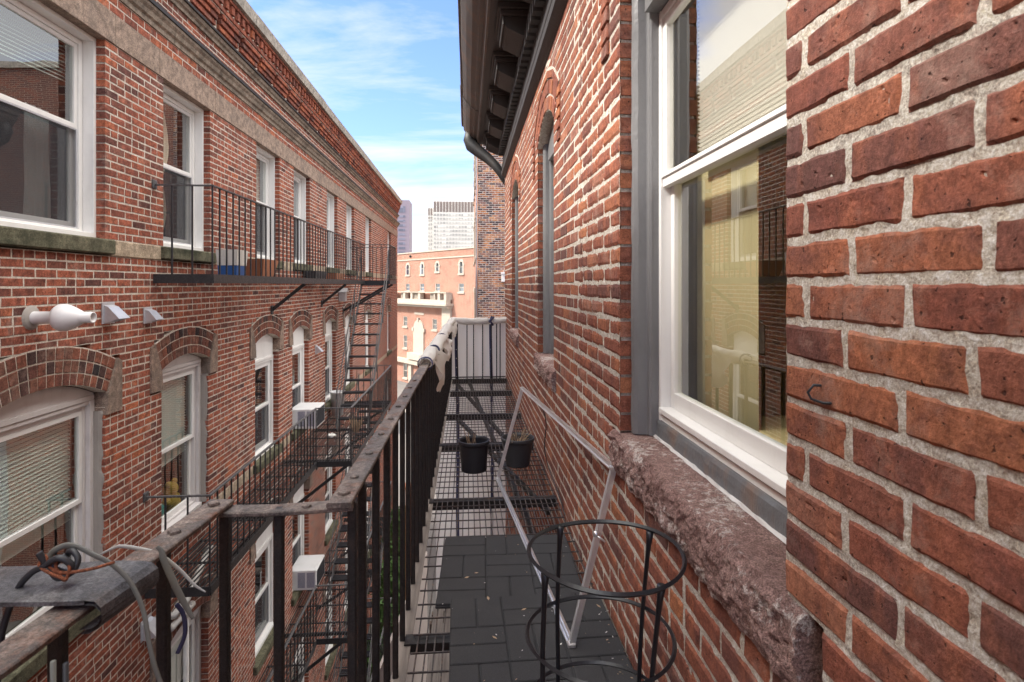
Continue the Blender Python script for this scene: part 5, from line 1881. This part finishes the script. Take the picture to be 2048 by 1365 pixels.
# mats
def mat_tile(cx_, cy_, rot, z, size, lab, seed):
    t = thing('rubber_mat', (cx_, cy_, z), lab, 'mat', 'paver-pattern rubber mats')
    b = MB()
    h = size/2
    ca, sa = math.cos(rot), math.sin(rot)
    b.cbox(-h, h, -h, h, 0, 0.012, 0.003)
    cell = size/3
    for i in range(3):
        for j in range(3):
            x0, y0 = -h+i*cell, -h+j*cell
            if (i+j+seed) % 2 == 0:
                for k in range(2): b.cbox(x0+0.0025, x0+cell-0.0025, y0+k*cell/2+0.0025, y0+(k+1)*cell/2-0.0025, 0.010, 0.020, 0.003)
            else:
                for k in range(2): b.cbox(x0+k*cell/2+0.0025, x0+(k+1)*cell/2-0.0025, y0+0.0025, y0+cell-0.0025, 0.010, 0.020, 0.003)
    V = np.concatenate(b.V)
    X = V[:, 0]*ca-V[:, 1]*sa+cx_; Y = V[:, 0]*sa+V[:, 1]*ca+cy_; Z = V[:, 2]+z
    b.V = [np.stack([X, Y, Z], -1)]
    obj('tile', b, 'rubber', t)
mat_tile(0.185, 2.575, rad(-1.5), ZF+0.01, 0.61, 'far rubber paver mat with its left corner over the bare grating', 0)
mat_tile(0.238, 1.985, rad(1.0), ZF+0.031, 0.60, 'near rubber paver mat under the black plant stand against the wall', 1)
mat_tile(0.238, 1.38, rad(0.3), ZF+0.01, 0.60, 'third rubber paver mat at the bottom edge of the photo', 0)

b = MB()
for k in range(110):
    x, y = random.uniform(-0.1, 0.54), random.uniform(1.6, 2.9)
    if random.random() < 0.5: x = 0.545-abs(random.gauss(0, 0.04))
    z = ZF + (0.0535 if y < 2.28 else 0.0325)
    if not (-0.06 < x < 0.535): continue
    a = random.uniform(0, 6.28); r_ = random.uniform(0.0015, 0.006)
    if k % 9 == 0: r_ = random.uniform(0.006, 0.013)
    u_ = Vector((math.cos(a), math.sin(a), random.uniform(-0.2, 0.4)))*r_; v_ = Vector((-math.sin(a), math.cos(a), random.uniform(-0.2, 0.2)))*r_*0.45
    p = Vector((x, y, z))
    b.add([tuple(p-u_), tuple(p+v_), tuple(p+u_), tuple(p-v_)], [[0, 1, 2, 3]], k % 3 if k % 3 < 2 else 0)
o = obj('leaf_litter', b, ['twig', 'pvc_dirty'])
tag(o, 'scattered dry leaf bits and pale crumbs on the rubber mats', 'litter', kind='stuff')
# pots
def pot(cx_, cy_, rt, rb, h, mat, lab, ribs, grp='plant pots on the grating'):
    z = ZF+0.008
    t = thing('plant_pot', (cx_, cy_, z), lab, 'plant pot', grp)
    b = MB()
    prof = [(0.001, 0.002), (rb, 0), (rb+0.002, 0.01)]
    n_ = 10
    for k in range(1, n_):
        u = k/n_
        prof.append((rb+(rt-0.006-rb)*u + (0.0012 if (k % 2 and ribs) else 0), h*u*0.86+0.01))
    prof += [(rt-0.006, h*0.88), (rt, h*0.885), (rt+0.002, h*0.90), (rt+0.002, h*0.995), (rt, h), (rt-0.006, h), (rt-0.009, h*0.9), (rb*0.98, 0.02)]
    b.lathe(prof, (cx_, cy_, z), 36)
    obj('body', b, mat, t, smooth=True)
    b = MB()
    P = np.zeros((20, 8, 3))
    for i in range(20):
        for j in range(8):
            a = 2*math.pi*i/19; r_ = (rt-0.012)*j/7*0.97
            P[i, j] = (cx_+r_*math.cos(a), cy_+r_*math.sin(a), z+h*0.72+0.008*float(vn(r_*60*math.cos(a), r_*60*math.sin(a))))
    b.grid(P)
    obj('soil', b, 'soil', t)
    b = MB()
    for k in range(26 if ribs else 9):
        a = random.uniform(0, 6.28); r0 = random.uniform(0, rt*0.6); a2 = a+random.uniform(-1, 1); r1 = random.uniform(rt*0.3, rt*(1.6 if ribs and k < 8 else 0.9))
        p0 = Vector((cx_+r0*math.cos(a), cy_+r0*math.sin(a), z+h*0.73)); p1 = Vector((cx_+r1*math.cos(a2), cy_+r1*math.sin(a2), z+h*(0.95+random.uniform(-0.05, 0.45))))
        b.tube([p0, (p0+p1)/2+Vector((0, 0, random.uniform(-0.005, 0.02))), p1], [0.0028, 0.0022, 0.0014], 5)
    obj('dry_stems', b, 'twig', t)
    return t
pot(0.045, 3.98, 0.108, 0.088, 0.212, 'pot_black', 'black nursery pot with a few dry stems, left of the two pots on the grating', False)
t = pot(0.36, 4.07, 0.118, 0.082, 0.20, 'pot_grey', 'charcoal flared pot full of dry twigs and a red cap, next to the brick wall', True)
b = MB(); b.lathe([(0.001, 0.022), (0.012, 0.02), (0.015, 0.01), (0.012, 0)], (0.375, 4.0, ZF+0.008+0.165), 12)
obj('red_cap', b, 'red_cap', t, smooth=True)

# aluminium screen frame leaning between floor and wall
t = thing('screen_frame', (0.28, 2.9, ZF), 'empty aluminium screen frame leaning from the floor against the brick wall', 'frame')
A = Vector((0.358, 1.945, ZF+0.058)); Bq = Vector((0.200, 3.76, ZF+0.016)); Cq = Vector((0.372, 3.86, -0.705)); D = Vector((0.528, 2.03, -0.665))
nr = (Bq-A).cross(D-A).normalized()
def alu(p, q, name, wd=0.019):
    b = MB()
    d = (q-p).normalized()
    b.beam(p, q, wd, 0.010, nr)
    e = d.cross(nr).normalized()
    for sgn in (-1, 1):
        b.beam(p+nr*0.0075+e*0.008*sgn, q+nr*0.0075+e*0.008*sgn, 0.004, 0.0045, nr)
        b.beam(p-nr*0.0075+e*0.008*sgn, q-nr*0.0075+e*0.008*sgn, 0.004, 0.0045, nr)
    obj(name, b, 'alu', t)
alu(A, Bq, 'long_bar', 0.028); alu(D, Cq, 'long_bar'); alu(Bq, Cq, 'short_bar'); alu(A, D, 'short_bar')
for p in (A, Bq, Cq, D):
    b = MB(); b.cbox(p.x-0.014, p.x+0.014, p.y-0.014, p.y+0.014, p.z-0.008, p.z+0.008, 0.003)
    obj('corner_key', b, 'alu', t)
b = MB()
pm_ = A.lerp(D, 0.62); b.tube([pm_+Vector((-0.012, -0.012, 0.0)), pm_+Vector((0.02, -0.03, -0.02))], 0.004, 8); b.tube([pm_+Vector((-0.016, -0.016, 0.004)), pm_+Vector((-0.004, -0.008, 0))], 0.010, 8)
obj('latch_pin', b, 'alu', t, smooth=True)
cable('thin_black_wire', [tuple(Cq.lerp(D, 0.33)), (0.455, 3.28, -0.80), (0.47, 3.45, -0.98), (0.50, 3.55, -1.12), (0.53, 3.3, -1.22), (0.535, 3.1, -1.27)], 0.003, 'cable', 'thin black wire hanging from the frame against the brick wall', 'wire')

# black plant stand
t = thing('plant_stand', (0.335, 1.37, ZF), 'black round wire plant stand with three rings in the foreground', 'plant stand')
cxs, cys, rs = 0.335, 1.365, 0.186
rings = [(-0.652, 0.0, 0.0, rs), (-0.885, -0.002, 0.05, rs*0.985), (-1.085, 0.0, 0.075, rs*0.95)]
for (z, dx_, dy_, rr) in rings:
    b = MB()
    P = np.zeros((73, 5, 3))
    for i in range(73):
        a = 2*math.pi*i/72
        for k, (dr, dz) in enumerate(((0.0, 0.0062), (0.0055, 0.0), (0.0, -0.0062), (-0.0055, 0.0), (0.0, 0.0062))):
            wob = 0.0012*math.sin(3*a)
            P[i, k] = (cxs+dx_+(rr+dr+wob)*math.cos(a), cys+dy_+(rr+dr+wob)*math.sin(a), z+dz+0.003*math.sin(2*a+1))
    b.grid(P)
    obj('ring', b, 'stand_iron', t)
for a in (rad(118), rad(36), rad(208), rad(298)):
    b = MB()
    pts = []
    for (z, dx_, dy_, rr) in rings:
        pts.append((cxs+dx_+(rr-0.006)*math.cos(a), cys+dy_+(rr-0.006)*math.sin(a), z))
    pts[0] = (pts[0][0], pts[0][1], pts[0][2]-0.002)
    pts.append((cxs+(rs*0.93)*math.cos(a), cys+0.085+(rs*0.93)*math.sin(a), ZF+0.055))
    p = smooth_path(pts, 5)
    b.tube(p, [0.0105, 0.0075]+[0.0062]*(len(p)-2), 8)
    obj('leg', b, 'stand_iron', t, smooth=True)

# =========================================================== BELOW OUR BALCONY
t = thing('lower_platform', (0.1, 3, -4.3), 'weathered timber platform one storey below the near balcony, seen through the grating', 'platform')
b = MB()
for k, x in enumerate(np.arange(-0.45, 0.54, 0.145)):
    b.cbox(x, x+0.138, -1.5, 7.7, -4.34+random.uniform(-0.004, 0.004), -4.30, 0.006)
obj('deck_boards', b, 'grey_wood', t)
b = MB()
for y in (1.0, 2.6, 4.2, 5.8, 7.55): b.box(-0.47, 0.54, y, y+0.08, -4.46, -4.345)
for y in (1.0, 7.55): b.box(-0.5, -0.42, y, y+0.08, -11, -4.47)
obj('joist', b, 'old_wood', t)
t = thing('leaning_board', (-0.8, 6.6, -11), 'tall pale beige board standing in the alley beyond the railing bars', 'board')
b = MB()
b.add([(-1.16, 6.95, -11), (-0.60, 8.6, -11), (-0.60, 8.6, -4.0), (-1.16, 6.95, -4.9), (-1.19, 6.97, -11), (-0.63, 8.62, -11), (-0.63, 8.62, -4.0), (-1.19, 6.97, -4.9)],
      [[0,1,2,3],[4,7,6,5],[3,2,6,7],[0,3,7,4],[1,5,6,2]])
obj('panel', b, 'beige_board', t)
t = thing('timber_post', (-0.9, 8.9, -11), 'brown timber post at the end of the alley fence', 'post')
b = MB(); b.cbox(-0.97, -0.83, 9.0, 9.14, -11, -3.2, 0.01); b.cbox(-1.0, -0.8, 8.97, 9.17, -3.2, -3.15, 0.01)
obj('post', b, 'terracotta', t)

# shrubs at the foot of the alley
def shrub(cx_, cy_, r, h, n_, lab):
    t = thing('shrub', (cx_, cy_, -11), lab, 'shrub', 'shrubs at the foot of the alley')
    b = MB()
    for k in range(7):
        a = random.uniform(0, 6.28)
        b.tube([(cx_, cy_, -11), (cx_+r*0.3*math.cos(a), cy_+r*0.3*math.sin(a), -11+h*0.45), (cx_+r*0.6*math.cos(a), cy_+r*0.6*math.sin(a), -11+h*0.85)], [0.04, 0.025, 0.01], 5)
    obj('trunk', b, 'old_wood', t)
    C_ = RS.rand(n_, 3)
    th_ = C_[:, 0]*6.283; rr = r*np.sqrt(C_[:, 1])*(0.8+0.3*vn(th_*2, C_[:, 2]*3)); zz = -11+0.2+h*C_[:, 2]
    rr = rr*np.sqrt(np.clip(1-(C_[:, 2]*2-1)**2*0.8, 0.1, 1))
    cen = np.stack([cx_+rr*np.cos(th_), cy_+rr*np.sin(th_), zz], -1)
    d1 = RS.randn(n_, 3); d1 /= np.linalg.norm(d1, axis=1)[:, None]
    d2 = np.cross(d1, RS.randn(n_, 3)); d2 /= np.linalg.norm(d2, axis=1)[:, None]
    s = 0.07*(0.6+0.8*RS.rand(n_))[:, None]
    V = np.stack([cen-d1*s, cen+d2*s*0.5, cen+d1*s, cen-d2*s*0.5], 1)
    b = MB(); b.add(V.reshape(-1, 3), np.arange(n_*4).reshape(-1, 4))
    obj('foliage', b, 'leaf', t)
shrub(-2.35, 20, 0.7, 3.0, 5000, 'taller leafy shrub at the far end of the alley floor')
shrub(-2.3, 17.5, 0.7, 2.4, 3500, 'leafy shrub in the middle of the alley floor')
shrub(-2.2, 14.5, 0.7, 2.0, 3500, 'low leafy shrub nearest the beige board')

# =========================================================== DARK BRICK BUILDING (right, behind)
DB = thing('dark_brick_building', (4, 25, -11), 'taller building of dark mottled brick with pale joints behind the right house', 'building')
X0 = 0.36
pmD = lambda V: np.stack([V[:, 0], 19.8 - V[:, 2], V[:, 1]], -1)
b = MB(pmD)
Bk, St = lay([(-6, 7.1)], lambda a, c_: [], X0, 3.2, T=0.0742, joint=0.020, jt=0.022)
bricks_lo(b, Bk, ch=0.004)
mortar_strips(b, St, -0.005)
obj('front_wall', b, ['brick_dark', 'mortar_dark'], DB)
b = MB()
vquad(b, X0-0.002, 19.82, 31, -11, 7.1)
b.quad((X0, 31, -11), (9, 31, -11), (9, 31, 7.1), (X0, 31, 7.1))
b.quad((X0, 19.82, 7.1), (9, 19.82, 7.1), (9, 31, 7.1), (X0, 31, 7.1))
obj('side_wall', b, 'flat_far', DB)
b = MB(); b.quad((3.2, 19.82, -11), (9, 19.82, -11), (9, 19.82, 7.1), (3.2, 19.82, 7.1))
obj('plain_wall', b, 'flat_right', DB)
b = MB()
for k in range(6):
    for z in (-8.5, -5.3, -2.1, 1.1, 4.3):
        y = 20.7+k*1.75
        b.box(X0-0.07, X0-0.0, y-0.05, y+0.95, z-0.12, z-0.01)
        b.box(X0-0.05, X0, y, y+0.9, z+1.75, z+1.95)
        b.box(X0-0.02, X0-0.003, y, y+0.06, z, z+1.74); b.box(X0-0.02, X0-0.003, y+0.84, y+0.9, z, z+1.74)
wn = obj('window_trim', b, 'lime_stone', DB)
b = MB()
for k in range(6):
    for z in (-8.5, -5.3, -2.1, 1.1, 4.3):
        y = 20.7+k*1.75
        vquad(b, X0-0.006, y+0.07, y+0.83, z, z+1.73)
obj('panes', b, 'glass_far', DB)
b = MB(); b.box(X0-0.04, X0-0.0, 19.85, 31, 5.3, 5.45); b.box(X0-0.1, 9, 19.75, 31, 7.1, 7.3)
obj('stone_trim', b, 'lime_stone', DB)
t = thing('meter_box', (1.24, 19.7, 0.3), 'small white box fixed on the mottled brick wall', 'box')
b = MB(); b.cbox(1.18, 1.40, 19.66, 19.80, 0.1, 0.42, 0.01); obj('case', b, 'pvc', t)
b = MB(); b.cbox(1.16, 1.42, 19.64, 19.66, 0.36, 0.44, 0.004); obj('lid', b, 'pvc', t)
t = thing('leaning_pipe', (0.3, 19.9, -11), 'thin vertical cable pipe at the corner of the mottled brick building', 'pipe')
b = MB()
for z in np.arange(-1, 7, 0.32): b.box(X0-0.075, X0-0.035, 19.85, 19.93, z, z+0.02)
b.tube([(X0-0.05, 19.9, -11), (X0-0.05, 19.9, 7.0)], 0.018, 6)
obj('pipe', b, 'galv', t)

# =========================================================== FAR BRICK BUILDING
FB = thing('far_brick_building', (-6, 98, -11), 'sunlit orange brick building with arched windows and stone balustrade closing the alley', 'building')
B0 = np.array([0.904, 86.19]); dv = np.array([-0.5648, 0.8252]); nv_ = np.array([-0.8252, -0.5648])
def pmF(V):
    XY = B0[None] + V[:, :1]*dv[None] + V[:, 2:3]*nv_[None]
    return np.stack([XY[:, 0], XY[:, 1], V[:, 1]], -1)
fw = []
for (c, z0, z1) in ((20.4, 1.8, 3.75), (15.3, 1.8, 3.75), (10.36, 2.2, 3.75), (3.3, 1.8, 3.75), (25.6, 1.8, 3.75)): fw.append((c, 0.62, z0, z1, 'arch'))
for c in (20.5, 15.4, 10.3, 3.3, 25.6): fw.append((c, 0.72, -1.1, 0.22, 'rect'))
for c in (21.4, 11.25, 26.5):
    fw += [(c, 0.7, -7.5, -5.7, 'rect'), (c, 0.65, -11.4, -9.1, 'rect'), (c, 0.7, -16.8, -14.2, 'rect')]
fw += [(3.3, 0.7, -7.5, -5.7, 'rect')]
b = MB(pmF)
# wall with openings as strips
zs_ = sorted(set([-30, 5.6] + [q for f in fw for q in (f[2], f[3])]))
for i in range(len(zs_)-1):
    za, zb = zs_[i], zs_[i+1]
    cuts = sorted([(f[0]-f[1], f[0]+f[1]) for f in fw if f[2] <= (za+zb)/2 <= f[3]])
    s = -0.2
    for (a, c_) in cuts:
        b.quad((s, za, 0), (a, za, 0), (a, zb, 0), (s, zb, 0)); s = c_
    b.quad((s, za, 0), (40, za, 0), (40, zb, 0), (s, zb, 0))
b.quad((-0.2, -30, 0), (-0.2, 5.6, 0), (-0.2, 5.6, -20), (-0.2, -30, -20))
b.quad((-0.2, 5.6, 0), (40, 5.6, 0), (40, 5.6, -20), (-0.2, 5.6, -20))
obj('wall', b, 'flat_far', FB)
for (c, hw, z0, z1, kd) in fw:
    b = MB(pmF)
    hw2 = hw+0.12
    if kd == 'arch':
        K = 14
        zs = z1-hw
        pts = [(c-hw2, z0)] + [(c-hw2*math.cos(math.pi*k/K), zs+hw2*math.sin(math.pi*k/K)*1.15) for k in range(K+1)] + [(c+hw2, z0)]
        inn = [(c-hw*0.78, z0)] + [(c-hw*0.78*math.cos(math.pi*k/K), zs+hw*0.78*math.sin(math.pi*k/K)) for k in range(K+1)] + [(c+hw*0.78, z0)]
        V = [(p[0], p[1], 0.08) for p in pts] + [(p[0], p[1], 0.08) for p in inn]
        n_ = len(pts)
        b.add(V, [[i, i+1, n_+i+1, n_+i] for i in range(n_-1)])
        b.add([(p[0], p[1], 0.08) for p in pts]+[(p[0], p[1], 0.0) for p in pts], [[i, i+1, n_+i+1, n_+i] for i in range(n_-1)])
        b.cbox(c-hw2-0.2, c-hw2+0.1, zs-0.1, zs+0.1, 0, 0.1, 0.01); b.cbox(c+hw2-0.1, c+hw2+0.2, zs-0.1, zs+0.1, 0, 0.1, 0.01)
    else:
        frame_rect(b, c-hw, c+hw, z0, z1, -0.2, -0.05, 0.1)
    b.box(c-hw2-0.1, c+hw2+0.1, z0-0.3, z0, -0.05, 0.15)
    b.box(c-hw*0.8, c+hw*0.8, (z0+z1)/2-0.04, (z0+z1)/2+0.04, -0.12, -0.04)
    wo = obj('window', b, 'lime_stone', FB)
    b = MB(pmF); b.quad((c-hw, z0, -0.15), (c+hw, z0, -0.15), (c+hw, z1, -0.15), (c-hw, z1, -0.15))
    obj('pane', b, 'glass_far', wo)
    b = MB(pmF); b.quad((c-hw, z0+(z1-z0)*0.45, -0.35), (c+hw, z0+(z1-z0)*0.45, -0.35), (c+hw, z1, -0.35), (c-hw, z1, -0.35)); b.quad((c-hw, z0, -1.2), (c+hw, z0, -1.2), (c+hw, z1, -1.2), (c-hw, z1, -1.2), 1)
    obj('blind', b, ['blind', 'interior'], wo)
b = MB(pmF)
b.box(-0.3, 40, 5.55, 5.75, -0.3, 0.12); b.box(-0.2, 40, 4.3, 4.5, -0.05, 0.1)
obj('stone_band', b, 'lime_stone', FB)
# balustrade and cornice, lower stone trim
b = MB(pmF)
b.box(5.9, 40, -1.35, -1.2, 0.3, 1.2); b.box(5.9, 40, -3.0, -2.45, 0.3, 1.2)
for c in (6.3, 8.2, 14.5, 17.2, 19.8, 24):
    b.box(c-0.35, c+0.35, -2.45, -1.34, 0.4, 1.1)
b.box(5.9, 6.1, -2.45, -1.34, -0.02, 0.4)
for (a0, a1) in ((9.8, 11.6), (14.8, 17.0), (20.2, 21.6)):
    n_ = int((a1-a0)/0.28)
    for k in range(n_): b.box(a0+k*0.28, a0+k*0.28+0.14, -2.45, -1.34, 0.6, 0.8)
    b.box(a0-0.3, a0, -2.45, -1.34, 0.45, 1.05)
b.box(5.5, 40, -3.35, -3.0, -0.02, 1.5); b.box(5.7, 40, -3.75, -3.35, -0.02, 1.1)
obj('balustrade', b, 'lime_stone', FB)
b = MB(pmF)
b.box(6.0, 8.5, -13, -3.75, -0.01, 0.35)
b.box(14.68, 17.92, -5.2, -4.8, 0.0, 0.1)
K = 14
c, hw = 16.4, 1.75
pts = [(c-hw, -12.3)] + [(c-hw*math.cos(math.pi*k/K), -7.8+hw*math.sin(math.pi*k/K)) for k in range(K+1)] + [(c+hw, -12.3)]
b.poly_prism(pts, 2, 0.0, 0.2)
b.box(c-hw-0.4, c-hw+0.2, -8.1, -7.5, 0, 0.3); b.box(c+hw-0.2, c+hw+0.4, -8.1, -7.5, 0, 0.3); b.box(c-0.2, c+0.2, -6.3, -5.7, 0, 0.35)
b.box(c-2.6, c+2.6, -13.0, -11.9, 0.0, 1.0)
b.box(5.7, 40, -13.9, -13.2, -0.01, 0.8)
b.box(13.2, 14.2, -20, -13.9, 0, 0.4); b.box(18.6, 19.6, -20, -13.9, 0, 0.4)
obj('stone_trim', b, 'lime_stone', FB)
b = MB(pmF)
b.lathe([(0.001, 0), (0.28, 0)], (0, 0, 0), 4)
b = MB(pmF); b.cbox(19.4-0.3, 19.4+0.3, 4.85, 5.25, 0.02, 0.2, 0.08)
obj('vent', b, 'hole', FB)

# =========================================================== TOWERS
def tower(name, lab, x0, x1, y0, y1, zt, floor_h, ncol, wallm, glassm, topband=None, parts=()):
    t = thing(name, ((x0+x1)/2, y0, -11), lab, 'tower')
    b = MB()
    b.box(x0, x1, y0, y1, -11, zt)
    for (a, c_, zz) in parts: b.box(a, c_, y0, y1, -11, zz)
    obj('body', b, wallm, t)
    return t
t = tower('purple_tower', 'slim purplish stone office tower beyond the left roofline', -62, -33.6, 333, 350, 49.0, 3.4, 6, 'tower_purple', 'tglass_a')
b = MB()
z = 45.4
b.box(-41.5, -40.9, 332.9, 332.98, -11, 45)
k = 0
while z > 8:
    hgt = 3.6 if k == 0 else 1.25
    for x in (-60, -50.5, -44.9, -40.0):
        b.box(x+0.25, x+4.1 if x > -50 else x+8.5, 332.88, 332.99, z-hgt, z)
    z -= (5.2 if k == 0 else 2.62); k += 1
obj('window_bands', b, 'tglass_a', t)
t = tower('white_tower', 'broad white office tower with a dark louvred crown in the distance', -22.8, 60, 385, 410, 56.3, 3.4, 6, 'tower_white', 'tglass_b', parts=())
b = MB(); b.box(-26.6, -22.8, 386.5, 409, -11, 51.8)
obj('wing', b, 'tower_white', t)
b = MB()
b.box(-22.9, 60, 384.85, 385.0, 49.0, 56.0)
b.box(-26.7, -22.95, 386.35, 386.5, 44.6, 51.6)
obj('louvre_crown', b, 'tower_brown', t)
b = MB()
x = -22.9
while x < 12:
    b.box(x, x+0.30, 384.5, 384.84, -11, 56.1); x += 2.05
for x in (-26.7, -25.2, -23.6): b.box(x, x+0.3, 386.0, 386.34, -11, 51.7)
obj('mullion', b, 'tower_white', t)
b = MB()
z = 47.7
while z > 0:
    b.box(-22.5, 12, 384.75, 384.98, z-1.35, z)
    b.box(-26.4, -23.1, 386.2, 386.45, z-1.0-1.3, z-1.0)
    z -= 2.68
obj('window_bands', b, 'tglass_b', t)

# iron fence by the far street
t = thing('street_fence', (-9, 80, -17.46), 'dark iron fence by the street beyond the alley', 'fence')
b = MB()
b.box(-20, 0, 80.0, 80.06, -16.2, -16.12); b.box(-20, 0, 80.0, 80.06, -17.2, -17.1)
for x in np.arange(-18, 0, 0.4): b.box(x, x+0.05, 80.0, 80.05, -17.46, -16.0)
obj('bars', b, 'iron', t)
